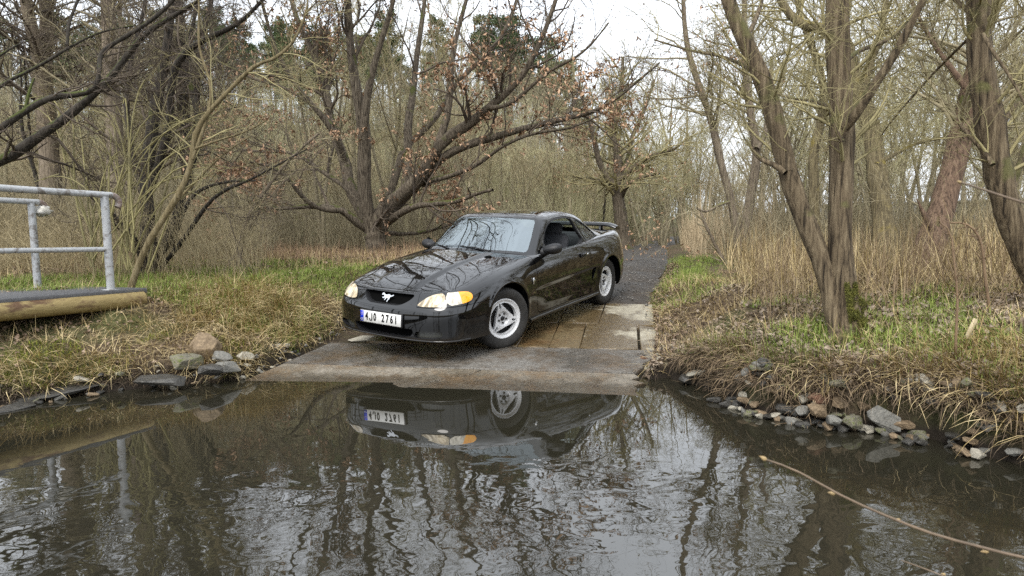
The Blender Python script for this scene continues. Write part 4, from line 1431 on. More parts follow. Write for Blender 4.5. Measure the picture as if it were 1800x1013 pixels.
for i, (a, b) in enumerate(zip(row[:-1], row[1:])):
    k = .19 if True else 0
    slab('concrete_slab', [(a + .007, 6.235 if a > -2 else 6.2), (b - .007, 6.235), (b - .007, 7.325), (a + .007, 7.325)], (M_BROWN if b < -.4 else M_PALE), ramp, [.0, -.003, .003, -.002, .002, .004][i])
slab('concrete_slab', [(.135, 6.24)] + jag((.55, 6.25), (.50, 6.85), 5, .04, rg) + jag((.44, 6.9), (.40, 7.32), 3, .03, rg) + [(.135, 7.325)], M_PALE, ramp, -.003)
for i, (a, b) in enumerate(((-2.3, -1.5), (-1.5, -.86), (-.86, -.36), (-.36, .40))):
    slab('concrete_slab', [(a + .008, 7.352), (b - .008, 7.352), (b - .008 + .05, 8.5 + .05 * (i % 2)), (a + .008 + .05, 8.53 + .03 * (i % 2))], M_BROWN if i < 2 else M_PALE, ramp, [.002, 0, .003, 0][i])
# gap bed under the slabs
# asphalt road beyond
ry = np.concatenate([np.arange(8.2, 14, .12), np.arange(14, 30, .4), np.arange(30, 71, 1.5)])
ru = np.linspace(-1, 1, 33)
RYg, RUg = np.meshgrid(ry, ru, indexing='ij')
hw = np.interp(RYg, YR, HW) + .06 * fbm(RYg * 1.4, RUg * 0 + np.sign(RUg) * 5, 21) + .02
RXg = np.interp(RYg, YR, XC) + RUg * hw
RZg = road_z(RXg, RYg) + hill_z(RXg, RYg) + .018 * (1 - RUg ** 2) - .03 * np.abs(RUg) ** 8 + .012 * fbm(RXg * 1.5, RYg * 1.5, 33) - .004 - .05 * np.clip((8.5 - RYg) / .2, 0, 1)
ix = np.arange(RXg.size).reshape(RXg.shape)
M_ROAD = wet_concrete('wet_worn_asphalt', (.088, .076, .063), (.046, .040, .034), .50, .8, .45, (.075, .055, .036), .9, .9)
tag(obj('road', np.stack([RXg, RYg, RZg], -1).reshape(-1, 3), np.stack([ix[:-1, :-1], ix[:-1, 1:], ix[1:, 1:], ix[1:, :-1]], -1).reshape(-1, 4), M_ROAD, None, True), kind='structure')

# ------------------------------------------------------------------ scattering helpers
def on_ground(x, y):
    z = ground_z(x, y)
    rd = road_d(x, y)
    return np.where((rd < 0) & (y > 5), np.maximum(z, road_z(x, y)), z)
def ribbons(root, heading, length, lean, curl, width, rng, n=4):
    """grass blades: flat tapering ribbons bending from upright; arrays of size m"""
    m = len(root)
    P = np.zeros((m, n, 3)); P[:, 0] = root
    hd = np.stack([np.cos(heading), np.sin(heading), np.zeros(m)], 1)
    a = lean.copy()
    st = length / (n - 1)
    for i in range(1, n):
        d = hd * np.sin(a)[:, None]; d[:, 2] = np.cos(a)
        P[:, i] = P[:, i - 1] + d * st[:, None]
        a = a + curl
        hd = nrm(hd + rng.normal(0, .12, hd.shape) * [1, 1, 0])
    wv = np.stack([-np.sin(heading), np.cos(heading), np.zeros(m)], 1)
    tw = rng.uniform(-.9, .9, m)
    wv = wv * np.cos(tw)[:, None]; wv[:, 2] += np.sin(tw) * .6
    prof = np.interp(np.linspace(0, 1, n), [0, .4, 1], [.8, 1, .12])
    off = wv[:, None] * (width[:, None] * prof[None] / 2)[..., None]
    V = np.stack([P - off, P + off], 2).reshape(-1, 3)
    b = np.arange(m)[:, None] * (2 * n) + np.arange(n - 1)[None] * 2
    Q = np.stack([b, b + 1, b + 3, b + 2], -1).reshape(-1, 4)
    return V, Q
def flakes(c, size, rng, asp=.55, flat=.35, fold=.25):
    """fallen leaves: two triangles folded on the midrib"""
    m = len(c)
    az = rng.uniform(0, 2 * math.pi, m)
    t1, t2 = rng.normal(0, flat, m), rng.normal(0, flat, m)
    ex = np.stack([np.cos(az) * np.cos(t1), np.sin(az) * np.cos(t1), np.sin(t1)], 1)
    ey = np.stack([-np.sin(az) * np.cos(t2), np.cos(az) * np.cos(t2), np.sin(t2)], 1)
    nn = nrm(np.cross(ex, ey))
    s = size[:, None]
    f = rng.uniform(.1, fold * 2, m)[:, None]
    V = np.stack([c - ex * s * .5, c + ey * s * asp * .5 + nn * s * f * .5, c + ex * s * .5 + nn * s * f * .3, c - ey * s * asp * .5 + nn * s * f * .5], 1).reshape(-1, 3)
    b = np.arange(m) * 4
    return V, np.concatenate([np.stack([b, b + 2, b + 1], 1), np.stack([b, b + 3, b + 2], 1)])
# ================================================================== trees
def bark(name, c1, c2, c3, moss=0.0, mossc=(.075, .085, .018), stretch=(24, 24, 1.5), bump=1.0, sc=1.6):
    """ridged bark; moss grows where noise says so, thicker on upward faces"""
    m = bpy.data.materials.new(name); m.use_nodes = True
    t = m.node_tree; b = t.nodes['Principled BSDF']
    b.inputs['Roughness'].default_value = .88
    sock(b, 'Specular IOR Level').default_value = .25
    co = t.nodes.new('ShaderNodeTexCoord'); mp = t.nodes.new('ShaderNodeMapping'); mp.inputs['Scale'].default_value = stretch
    t.links.new(co.outputs['Object'], mp.inputs[0])
    n = t.nodes.new('ShaderNodeTexNoise'); n.inputs['Scale'].default_value = sc; n.inputs['Detail'].default_value = 8; n.inputs['Roughness'].default_value = .68
    n.inputs['Distortion'].default_value = .25
    t.links.new(mp.outputs[0], n.inputs['Vector'])
    r = t.nodes.new('ShaderNodeValToRGB')
    r.color_ramp.elements[0].position = .36; r.color_ramp.elements[0].color = (*c1, 1)
    r.color_ramp.elements[1].position = .68; r.color_ramp.elements[1].color = (*c3, 1)
    e = r.color_ramp.elements.new(.5); e.color = (*c2, 1)
    t.links.new(n.outputs['Fac'], r.inputs[0])
    out = r.outputs[0]
    if moss:
        n2 = t.nodes.new('ShaderNodeTexNoise'); n2.inputs['Scale'].default_value = 3.5; n2.inputs['Detail'].default_value = 6
        t.links.new(co.outputs['Object'], n2.inputs['Vector'])
        ge = t.nodes.new('ShaderNodeNewGeometry'); sp = t.nodes.new('ShaderNodeSeparateXYZ'); t.links.new(ge.outputs['Normal'], sp.inputs[0])
        ad = t.nodes.new('ShaderNodeMath'); ad.operation = 'MULTIPLY_ADD'; ad.inputs[1].default_value = .22
        t.links.new(sp.outputs['Z'], ad.inputs[0]); t.links.new(n2.outputs['Fac'], ad.inputs[2])
        mr = t.nodes.new('ShaderNodeMapRange'); mr.inputs['From Min'].default_value = .78 - moss * .4; mr.inputs['From Max'].default_value = .86 - moss * .4
        mr.inputs['To Max'].default_value = .85
        t.links.new(ad.outputs[0], mr.inputs['Value'])
        mx = t.nodes.new('ShaderNodeMixRGB'); mx.inputs[2].default_value = (*mossc, 1)
        t.links.new(mr.outputs[0], mx.inputs[0]); t.links.new(out, mx.inputs[1]); out = mx.outputs[0]
    t.links.new(out, b.inputs['Base Color'])
    if bump:
        bp = t.nodes.new('ShaderNodeBump'); bp.inputs['Strength'].default_value = bump; bp.inputs['Distance'].default_value = .025
        t.links.new(n.outputs['Fac'], bp.inputs['Height']); t.links.new(bp.outputs[0], b.inputs['Normal'])
    return m
B_OAK = bark('oak_bark', (0.022, 0.017, 0.012), (0.105, 0.084, 0.060), (0.22, 0.185, 0.135), .36)
B_WILLOW = bark('willow_bark', (0.022, 0.016, 0.010), (0.120, 0.090, 0.055), (0.24, 0.19, 0.12), .44, (0.12, 0.115, 0.045))
B_DARK = bark('dark_wet_bark', (0.010, 0.0085, 0.007), (0.036, 0.030, 0.024), (0.085, 0.074, 0.058), .3)
B_RED = bark('reddish_bark', (.04, .027, .019), (.145, .095, .064), (.23, .16, .11), .25)
B_GREY = bark('grey_brown_bark', (0.075, 0.060, 0.044), (0.188, 0.150, 0.108), (0.300, 0.247, 0.180), .35, (0.165, 0.165, 0.060))
B_LIGHT = bark('pale_stem_bark', (0.195, 0.165, 0.112), (0.390, 0.338, 0.247), (0.600, 0.540, 0.420), .2, (0.210, 0.195, 0.075))
B_YELLOW = bark('yellow_lichen_bark', (.06, .05, .03), (.16, .13, .075), (.27, .225, .12), .42, (.24, .19, .05))
TWIG_D = mat('dark_twig', (0.050, 0.038, 0.028), .85, noise=(0.130, 0.100, 0.070), scale=3)
TWIG_B = mat('brown_twig', (0.20, 0.168, 0.10), .85, noise=(0.36, 0.31, 0.195), scale=3)
TWIG_O = mat('olive_twig', (0.20, 0.172, 0.085), .85, noise=(0.38, 0.33, 0.165), scale=3)
TWIG_Y = mat('yellow_shoot', (0.15, 0.13, 0.06), .7, noise=(0.30, 0.265, 0.115), scale=3)
LEAF_OAK = mat('withered_oak_leaf', (.29, .165, .095), .75, noise=(.50, .34, .215), scale=22)

def grow(P, Rr, count, L, ang, rng, n=6, t0=.2, t1=1.0, up=.12, wig=.14, rr=.55, rtip=.3, rmin=.0016, taperL=.45, flat=0.0, w=None):
    """children sprouting along a batch of parent centre lines"""
    m, k, _ = P.shape
    wts = np.linalg.norm(np.diff(P, axis=1), axis=2).sum(1)
    if w is not None: wts = wts * w
    ip = rng.choice(m, count, p=wts / wts.sum())
    t = rng.uniform(t0, t1, count) ** .85
    f = t * (k - 1); i = np.clip(f.astype(int), 0, k - 2); fr = (f - i)[:, None]
    pos = P[ip, i] * (1 - fr) + P[ip, i + 1] * fr
    rad = Rr[ip, i] * (1 - fr[:, 0]) + Rr[ip, i + 1] * fr[:, 0]
    tan = nrm(P[ip, i + 1] - P[ip, i])
    rv = rng.normal(size=(count, 3)); rv[:, 2] *= (1 - flat)
    perp = nrm(rv - (rv * tan).sum(1, keepdims=True) * tan)
    a = np.radians(rng.uniform(ang[0], ang[1], count))[:, None]
    d = nrm(tan * np.cos(a) + perp * np.sin(a))
    ln = L * rng.uniform(.55, 1.25, count) * (1 - taperL * t)
    C = np.zeros((count, n, 3)); C[:, 0] = pos
    st = (ln / (n - 1))[:, None]
    bend = rng.normal(0, wig * .6, (count, 3))
    for j in range(1, n):
        C[:, j] = C[:, j - 1] + d * st
        d = nrm(d + bend + rng.normal(0, wig, (count, 3)) + np.array([0, 0, up]))
    r0 = np.clip(rad * rr, rmin, None)
    cr = r0[:, None] * np.linspace(1, rtip, n)[None]
    return C, np.maximum(cr, rmin * .6)

def resample(paths, n):
    """[(pts, radii)] -> batch arrays with a smooth n-point line each"""
    P, Q = [], []
    for pts, rad in paths:
        pts = np.asarray(pts, float)
        t = chord(pts, .6)
        tq = np.linspace(0, t[-1], n)
        P.append(cspline(t, pts, tq)); Q.append(np.interp(tq, t, rad))
    return np.array(P), np.array(Q)

def joined(batches, origin):
    V, Q, n = [], [], 0
    for P, Rr, k in batches:
        v, q = tube_batch(P - origin, Rr, k)
        V.append(v); Q.append(q + n); n += len(v)
    return np.concatenate(V), np.concatenate(Q)

def gnarl(P, Rr, rng, a=.10):
    return Rr * (1 + rng.normal(0, a, Rr.shape))

def tree(name, label, cat, limbs, barkm, twigm, levels, seed, group=None, n=22, k=10, leaves=None, base=None, flare=1.0, trunk_name='trunk'):
    """limbs: [(points, radii)]; levels: list of dicts for grow(); leaves: (count, size, material, zmax)"""
    rng = np.random.default_rng(seed)
    if base is not None and np.linalg.norm(base) > 0:
        p0 = np.array(limbs[0][0][0], float)
        gzv = float(ground_z(p0[:1], p0[1:2])[0]) - .22
        if p0[2] > gzv + .05:
            d0 = p0 - np.array(limbs[0][0][1], float)
            k0 = (p0[2] - gzv) / max(-d0[2], .08) if d0[2] < -.02 else 0
            limbs = [([p0 + np.array([d0[0], d0[1], 0]) * min(k0, 1.5) * .6 + [0, 0, gzv - p0[2]]] + list(limbs[0][0]), [limbs[0][1][0] * 1.1] + list(limbs[0][1]))] + list(limbs[1:])
    P, Rr = resample(limbs, n)
    Rr = gnarl(P, Rr, rng, .05)
    if base is None: base = np.array(limbs[0][0][0])
    base = np.array(base, float)
    Rr[0, :3] *= np.array([1.5, 1.22, 1.07]) ** flare
    root = empty(name, base)
    tag(root, label, cat, group)
    V, Q = joined([(P, Rr, k)], base)
    # break the roundness
    nv = fbm(V[:, 0] * 11 + V[:, 2] * .9, V[:, 1] * 11 - V[:, 2] * 1.1, seed % 50, 3)
    c = (P - base).reshape(-1, 3).repeat(k, 0)
    V = c + (V - c) * (1 + .07 * nv[:, None])
    obj(trunk_name, V, Q, barkm, root, True)
    par = (P, Rr)
    tb = []
    allb = [par]
    for lv in levels:
        lv = dict(lv); kk = lv.pop('k', 3); cnt = lv.pop('count'); src = lv.pop('src', -1); L = lv.pop('L'); ang = lv.pop('ang')
        C, r = grow(*allb[src], cnt, L, ang, rng, **lv)
        allb.append((C, r)); tb.append((C, r, kk))
    V, Q = joined(tb, base)
    obj('crown', V, Q, twigm, root, True)
    if leaves:
        cnt, size, lm, bias = leaves
        C, r = allb[-1]
        tips = C[:, 1:].reshape(-1, 3)
        wz = np.exp(-np.maximum(tips[:, 2] - base[2] - bias, 0) / 2.2)
        # leaves hang on in patches
        wz *= np.clip(fbm(tips[:, 0] * .9 + tips[:, 2], tips[:, 1] * .9 + tips[:, 2] * .7, seed + 3, 3) + .35, 0.02, 2) ** 1.5
        ii = rng.choice(len(tips), cnt, p=wz / wz.sum())
        cc = tips[ii] + rng.normal(0, .03, (cnt, 3)) - base
        Vl, Tl = flakes(cc, rng.uniform(.6, 1.3, cnt) * size, rng, .5, .8, .5)
        o = obj('withered_leaves', Vl, Tl, lm, root)
        o['kind'] = 'stuff'
    return root

def px_limb(pts, Y, wpx, dY=None):
    """pixel polyline at real depth(s) Y; widths in photo pixels"""
    n = len(pts)
    Ys = np.linspace(Y, Y + (dY or 0), n) if np.isscalar(Y) else np.asarray(Y, float)
    ws = np.linspace(wpx[0], wpx[1], n) if len(wpx) == 2 else np.asarray(wpx, float)
    P = [at(p[0], p[1], y) for p, y in zip(pts, Ys)]
    return P, list(ws / 2 * Ys / 1048.4)

# ---- the old many-stemmed oak behind the car
OY = 14.2
ob = at(661, 446, OY); ob[2] = float(ground_z(ob[0], ob[1])) - .1
oak = [px_limb([(661, 452), (660, 420), (655, 392), (648, 372)], OY, (62, 40)),
       px_limb([(655, 415), (640, 375), (615, 330), (606, 284), (583, 222), (577, 178), (557, 107), (523, 36), (500, -60)], OY, (38, 8), 1.2),
       px_limb([(655, 410), (641, 346), (641, 249), (632, 187), (617, 89), (612, 0), (600, -130)], OY, (40, 9), -1.0),
       px_limb([(640, 225), (650, 147), (672, 67), (692, 0), (712, -110)], OY - .7, (22, 6), -.8),
       px_limb([(665, 405), (680, 368), (704, 343), (734, 316), (779, 249), (819, 222), (863, 187), (899, 155), (934, 107), (974, 9), (1000, -80)], OY, (44, 7), -1.5),
       px_limb([(765, 268), (775, 240), (788, 191), (794, 111), (805, 53), (822, -10), (835, -110)], OY - .5, (22, 6), .6),
       px_limb([(712, 335), (717, 289), (717, 222), (725, 169), (734, 89), (748, -10), (750, -120)], OY, (26, 7), 1.4),
       px_limb([(722, 335), (755, 300), (788, 271), (872, 240), (939, 222), (1014, 204), (1060, 188), (1116, 147), (1160, 110)], OY - .2, (26, 4), -1.2),
       px_limb([(745, 325), (761, 318), (832, 293), (876, 262), (939, 235), (1000, 225), (1050, 205)], OY, (15, 4), -2.6),
       px_limb([(680, 392), (699, 378), (734, 362), (796, 355), (840, 340), (866, 334)], OY, (22, 7), -1.6),
       px_limb([(672, 408), (700, 411), (740, 409), (788, 395), (820, 378)], OY, (13, 5), 1.3),
       px_limb([(648, 405), (628, 391), (597, 369), (560, 363), (530, 364), (480, 366), (430, 352)], OY, (24, 5), -1.2),
       px_limb([(640, 375), (610, 333), (561, 298), (517, 271), (463, 267), (420, 262)], OY, (14, 4), .9),
       px_limb([(600, 370), (560, 365), (528, 342), (503, 311), (470, 292), (440, 285)], OY - .5, (15, 6), -1.4),
       px_limb([(583, 222), (560, 195), (520, 165), (486, 150), (450, 140)], OY + .4, (12, 4), 1.2),
       px_limb([(650, 395), (690, 330), (712, 262), (760, 215), (800, 150), (870, 80), (905, 10), (930, -80)], OY + .8, (22, 5), 2.0),
       px_limb([(606, 284), (590, 240), (545, 180), (500, 120), (470, 40), (450, -40)], OY - .6, (16, 5), -1.8),
       px_limb([(860, 190), (900, 180), (960, 130), (1020, 95), (1070, 40)], OY - 1.0, (12, 4), -1.5)]
def reach_up(limb, L):
    P_, R_ = limb
    P_ = [np.asarray(q) for q in P_]
    if P_[-1][2] < ob[2] + 4.5: return limb
    dv = nrm(P_[-1] - P_[-2])
    q1 = P_[-1] + nrm(dv + [0, -.15, .2]) * L * .5
    q2 = q1 + nrm(dv * .8 + [0, -.25, .35]) * L * .5
    rr = max(R_[-1], .035)
    return P_ + [q1, q2], list(R_[:-1]) + [rr, rr * .6, rr * .15]
up0 = at(612, 0, OY - 1.0)
for tx, ty, tz in ((-4.6, 10.6, 9.4), (-3.4, 10.2, 10.6), (-5.8, 11.4, 10.2), (-2.3, 10.8, 11.2), (-4.2, 9.4, 11.4), (-6.4, 9.8, 9.2)):
    q = np.array([tx, ty, tz])
    oak.append(([up0 + [0, 0, .2], up0 * .6 + q * .4 + [0, .3, .6], up0 * .25 + q * .75 + [.2, 0, .3], q], [.09, .075, .05, .02]))
oak = [reach_up((P_, [r_ * .70 for r_ in R_]), 6.0) for P_, R_ in oak]
tree('oak_tree', 'spreading old oak with withered brown leaves and many low limbs behind the car', 'tree', oak, B_OAK, TWIG_D,
     [dict(count=520, L=2.2, ang=(28, 65), n=8, k=4, t0=.25, up=.03, wig=.16, rr=.42, rmin=.007),
      dict(count=3800, L=1.0, ang=(25, 65), n=5, up=.02, wig=.18, rr=.5, rmin=.004),
      dict(count=13000, L=.45, ang=(25, 70), n=3, up=.02, wig=.2, rr=.55, rmin=.0028)],
     5, n=26, k=10, leaves=(11000, .095, LEAF_OAK, 2.2), base=ob)

# ---- second oak by the road
Y2 = 26.0
b2 = at(1096, 420, Y2); b2[2] = float(ground_z(b2[0], b2[1])) - .1
oak2 = [px_limb([(1096, 436), (1093, 400), (1088, 360), (1084, 330), (1086, 280), (1080, 230), (1090, 170), (1095, 100)], Y2, (34, 6)),
        px_limb([(1090, 340), (1060, 300), (1045, 250), (1030, 190), (1010, 140)], Y2, (16, 5), -1),
        px_limb([(1086, 320), (1112, 296), (1150, 272), (1185, 262), (1200, 250)], Y2, (14, 4), -1),
        px_limb([(1086, 310), (1104, 280), (1110, 245), (1130, 200), (1150, 140)], Y2, (15, 4), 1),
        px_limb([(1092, 350), (1105, 325), (1130, 312), (1160, 305)], Y2, (10, 4), -2),
        px_limb([(1085, 350), (1065, 325), (1040, 315), (1005, 312)], Y2, (11, 4), 1)]
oak2 = [(P_, [r_ * .82 for r_ in R_]) for P_, R_ in oak2]
tree('oak_tree', 'round-crowned bare oak standing where the road bends behind the rear wing', 'tree', oak2, B_OAK, TWIG_O,
     [dict(count=130, L=2.6, ang=(28, 65), n=7, k=4, t0=.25, up=.05, wig=.16, rr=.42, rmin=.012),
      dict(count=900, L=1.3, ang=(25, 65), n=4, up=.03, wig=.18, rr=.5, rmin=.007),
      dict(count=3200, L=.6, ang=(25, 70), n=3, up=.02, wig=.2, rr=.55, rmin=.005)], 6, n=20, k=8, leaves=(800, .10, LEAF_OAK, 3.0), base=b2)

# ---- twin-stemmed willow on the right bank
YW = 4.45
bw = at(1482, 592, YW)
wl = [px_limb([(1485, 612), (1478, 580), (1462, 520), (1440, 450), (1412, 380), (1385, 300), (1362, 210), (1336, 130), (1308, 70), (1280, 0), (1255, -120)], YW, (74, 50, 46, 42, 40, 42, 36, 34, 32, 30, 24), .5),
      px_limb([(1492, 600), (1484, 520), (1478, 450), (1477, 380), (1479, 300), (1479, 200), (1473, 100), (1471, 0), (1465, -140)], YW + .05, (60, 56, 50, 47, 48, 46, 46, 46, 40), .2),
      px_limb([(1482, 225), (1500, 205), (1530, 160), (1570, 100), (1600, 45), (1632, -20), (1660, -110)], YW, (26, 9), -.4),
      px_limb([(1380, 305), (1360, 290), (1338, 280), (1322, 262), (1310, 245)], YW + .15, (14, 5), .3),
      px_limb([(1387, 300), (1384, 270), (1377, 236)], YW - .08, (15, 1)),
      px_limb([(1480, 250), (1474, 236), (1470, 224)], YW - .12, (12, 1)),
      px_limb([(1335, 135), (1310, 118), (1270, 100), (1220, 90), (1150, 70)], YW + .3, (9, 4), .8),
      px_limb([(1308, 70), (1330, 30), (1350, -40)], YW + .4, (12, 6), .6),
      px_limb([(1478, 120), (1510, 90), (1560, 70), (1600, 30), (1640, -30)], YW + .2, (11, 4), 1.2),
      px_limb([(1474, 200), (1430, 178), (1380, 170), (1310, 140)], YW + .2, (9, 3), 1.4)]
WLV = [dict(count=70, L=1.0, ang=(35, 70), n=8, k=4, t0=.35, up=.08, wig=.12, rr=.2, rmin=.005),
       dict(count=520, L=.6, ang=(25, 60), n=5, up=.04, wig=.15, rr=.5, rmin=.0026),
       dict(count=1900, L=.28, ang=(25, 60), n=3, up=.03, wig=.15, rr=.6, rmin=.0017)]
wl = [(P_, [r_ * .80 for r_ in R_]) for P_, R_ in wl]
twin = tree('willow_tree', 'twin-stemmed willow with a cushion of moss at its foot on the right bank', 'tree', wl, B_WILLOW, TWIG_O, WLV, 12, n=26, k=16, base=bw, flare=.6)
# moss cushion: a lumpy pad of tiny tufts on the trunk foot
MOSS = mat('green_moss', (.06, .065, .012), .95, noise=(.17, .165, .032), scale=30)
mr_ = np.random.default_rng(3)
cnt = 26000
tm = mr_.uniform(0, 1, cnt) ** 1.2
yc = 588 - 92 * tm
cen_ = np.array([at(x_, y_, YW + .05) for x_, y_ in zip(np.interp(yc, [500, 545, 600], [1483, 1488, 1494]), yc)])
am = mr_.uniform(-2.0, .55, cnt)
lump = np.clip(.5 + fbm(am * 2.2 + 4, tm * 5, 9, 3), 0, 1.4)
keep_ = mr_.random(cnt) < np.clip(lump * 1.9 - .05 + .3 * np.sin(tm * 3.1), 0, 1)
rad_ = (.088 + .050 * lump * np.sin(np.clip(tm, .03, .97) * 3.14)) * mr_.uniform(.80, 1.0, cnt)
pp = cen_ + np.stack([np.cos(am), np.sin(am), np.zeros(cnt)], 1) * rad_[:, None] + mr_.normal(0, .004, (cnt, 3))
pp = pp[keep_] - bw
Vm, Tm = flakes(pp, mr_.uniform(.005, .012, len(pp)), mr_, .6, 1.0, .4)
mo = obj('moss_cushion', Vm, Tm, MOSS, twin)
mo['kind'] = 'stuff'

# ---- willow leaning at the right edge
YE = 4.9
e1 = [px_limb([(1850, 560), (1818, 480), (1790, 420), (1765, 350), (1748, 270), (1735, 190), (1722, 100), (1719, 0), (1716, -140)], YE, (62, 56, 52, 54, 54, 54, 50, 46, 40), .3),
      px_limb([(1728, 60), (1745, 90), (1772, 130), (1800, 180), (1830, 240)], YE - .1, (9, 4), -.4),
      px_limb([(1745, 290), (1726, 262), (1700, 235), (1685, 215)], YE, (12, 6), .3),
      px_limb([(1745, 240), (1790, 180), (1840, 120), (1900, 60)], YE + .2, (14, 6), .5),
      px_limb([(1722, 50), (1690, 80), (1640, 130), (1570, 210), (1545, 245)], YE + .6, (8, 3), 1.6),
      px_limb([(1719, 30), (1680, 0), (1640, -60)], YE + .2, (13, 6), .4),
      px_limb([(1780, 330), (1792, 290), (1806, 250), (1850, 190)], YE + .2, (16, 9), .3)]
e1 = [(P_, [r_ * 0.74 for r_ in R_]) for P_, R_ in e1]
tree('willow_tree', 'thick leaning willow trunk at the right edge of the bank', 'tree', e1, B_WILLOW, TWIG_O, WLV, 14, n=24, k=14, base=e1[0][0][0], flare=.2)

# ---- reddish leaning trunk and stubby lichen tree between them
YR8 = 8.2
r1 = [px_limb([(1622, 478), (1632, 440), (1650, 385), (1672, 310), (1690, 235), (1706, 165), (1722, 90), (1735, 0), (1745, -90)], YR8, (56, 48, 42, 38, 36, 32, 26, 22, 18), .6),
      px_limb([(1640, 405), (1622, 372), (1612, 350)], YR8 - .2, (12, 1)),
      px_limb([(1706, 165), (1680, 130), (1650, 90), (1620, 40), (1590, -30)], YR8, (10, 5), .5),
      px_limb([(1690, 230), (1740, 180), (1790, 150), (1850, 140)], YR8, (10, 4), .5)]
tree('leaning_tree', 'reddish-barked tree leaning right between the two right-hand willows', 'tree', r1, B_RED, TWIG_B,
     [dict(count=60, L=2.2, ang=(35, 75), n=7, k=4, t0=.4, up=.05, rr=.25, rmin=.006), dict(count=520, L=1.0, ang=(25, 60), n=5, rmin=.004, rr=.5), dict(count=2200, L=.5, ang=(25, 65), n=3, rmin=.0028)],
     16, n=22, k=12, base=r1[0][0][0])
s1 = [px_limb([(1568, 478), (1562, 440), (1552, 380), (1546, 330), (1538, 270), (1528, 215), (1512, 170), (1498, 120), (1475, 60), (1440, 50), (1405, 40), (1372, 0), (1350, -60)], 8.8, (52, 44, 32, 30, 30, 30, 26, 24, 20, 17, 15, 12, 9), 1.0),
      px_limb([(1512, 170), (1530, 110), (1550, 50), (1560, -40)], 9.4, (16, 7), .4),
      px_limb([(1475, 60), (1490, 20), (1500, -60)], 9.5, (12, 6), .4),
      px_limb([(1436, 478), (1432, 400), (1431, 330), (1430, 275), (1440, 225), (1448, 180), (1440, 120), (1418, 60), (1400, 0)], 10.2, (22, 8), .3),
      px_limb([(1540, 290), (1575, 270), (1620, 250), (1680, 240)], 9.0, (9, 4), .6)]
tree('lichen_tree', 'crooked tree with yellow lichen and a burred mossy stump behind the twin willow', 'tree', s1, B_YELLOW, TWIG_O,
     [dict(count=70, L=2.2, ang=(35, 75), n=7, k=4, t0=.4, up=.05, rr=.28, rmin=.006), dict(count=560, L=1.0, ang=(25, 60), n=5, rmin=.004, rr=.5), dict(count=2400, L=.5, ang=(25, 65), n=3, rmin=.0028)],
     18, n=30, k=12, base=s1[0][0][0])

# ---- slim forked tree beside the reeds
f1 = [px_limb([(1299, 452), (1293, 400), (1283, 345), (1268, 290), (1256, 235), (1240, 180), (1220, 125), (1205, 60), (1200, -20), (1190, -100)], 12.2, (17, 15, 14, 13, 13, 12, 11, 9, 7, 5), .5),
      px_limb([(1300, 452), (1312, 390), (1322, 330), (1330, 270), (1322, 215), (1312, 150), (1308, 60), (1310, -40)], 12.3, (20, 18, 17, 16, 14, 12, 10, 8), .5),
      px_limb([(1330, 262), (1345, 232), (1352, 180), (1356, 100)], 12.4, (11, 5), .5),
      px_limb([(1283, 355), (1262, 362), (1240, 372), (1225, 366)], 12.1, (6, 3), -.3)]
tree('forked_tree', 'slim forked tree with few dangling leaves beside the pale reeds', 'tree', f1, B_GREY, TWIG_B,
     [dict(count=50, L=2.2, ang=(35, 70), n=7, k=4, t0=.35, up=.06, rr=.35, rmin=.007), dict(count=420, L=1.1, ang=(25, 60), n=5, rmin=.0045, rr=.5), dict(count=1500, L=.5, ang=(25, 65), n=3, rmin=.003)],
     20, n=24, k=9, leaves=(900, .08, LEAF_OAK, 3.0), base=f1[0][0][0])
tree('slanting_sapling', 'thin dead sapling slanting out of the grass left of the forked tree', 'sapling',
     [px_limb([(1278, 470), (1262, 440), (1245, 405), (1236, 385), (1232, 372)], 11.0, (7, 4))], B_GREY, TWIG_B,
     [dict(count=10, L=.6, ang=(30, 60), n=5, k=3, rmin=.004), dict(count=30, L=.3, ang=(30, 60), n=3, rmin=.003)], 21, n=12, k=6, base=at(1278, 470, 11.0))

# ---- left-hand group
l1 = [px_limb([(262, 492), (262, 440), (262, 390), (258, 330), (262, 270), (272, 200), (285, 130), (296, 60), (305, -20), (312, -120)], 9.0, (60, 46, 38, 34, 32, 28, 25, 20, 16, 12), .3),
      px_limb([(270, 470), (300, 410), (318, 350), (335, 290), (350, 250), (345, 190), (330, 120), (340, 40), (360, -60)], 9.1, (30, 24, 22, 18, 16, 14, 12, 9, 6), .6),
      px_limb([(265, 330), (290, 250), (300, 190), (305, 130), (330, 90), (370, 65), (420, 40), (470, -10)], 8.8, (22, 20, 18, 18, 17, 15, 12, 8), -.6),
      px_limb([(255, 470), (235, 420), (215, 395), (190, 370), (150, 340)], 8.9, (20, 6), -.5),
      px_limb([(275, 480), (330, 410), (380, 345), (430, 320), (470, 300), (540, 262)], 8.7, (13, 4), -.6),
      px_limb([(300, 440), (320, 380), (345, 340), (400, 320), (450, 318)], 9.3, (14, 5), .5),
      px_limb([(258, 350), (240, 300), (225, 220), (228, 120), (250, 30), (262, -50)], 9.2, (18, 7), .7)]
LLV = [dict(count=90, L=1.5, ang=(30, 75), n=8, k=4, t0=.25, up=.05, wig=.17, rr=.35, rmin=.006),
       dict(count=750, L=.75, ang=(25, 70), n=5, up=.0, wig=.2, rr=.5, rmin=.0035),
       dict(count=2600, L=.38, ang=(25, 70), n=3, up=-.02, wig=.2, rr=.55, rmin=.0024)]
l1 = [(P_, [r_ * 0.64 for r_ in R_]) for P_, R_ in l1]
tree('willow_tree', 'dark gnarled many-stemmed willow beyond the end of the footbridge railing', 'tree', l1, B_DARK, TWIG_D, LLV, 24, n=26, k=11, base=l1[0][0][0])
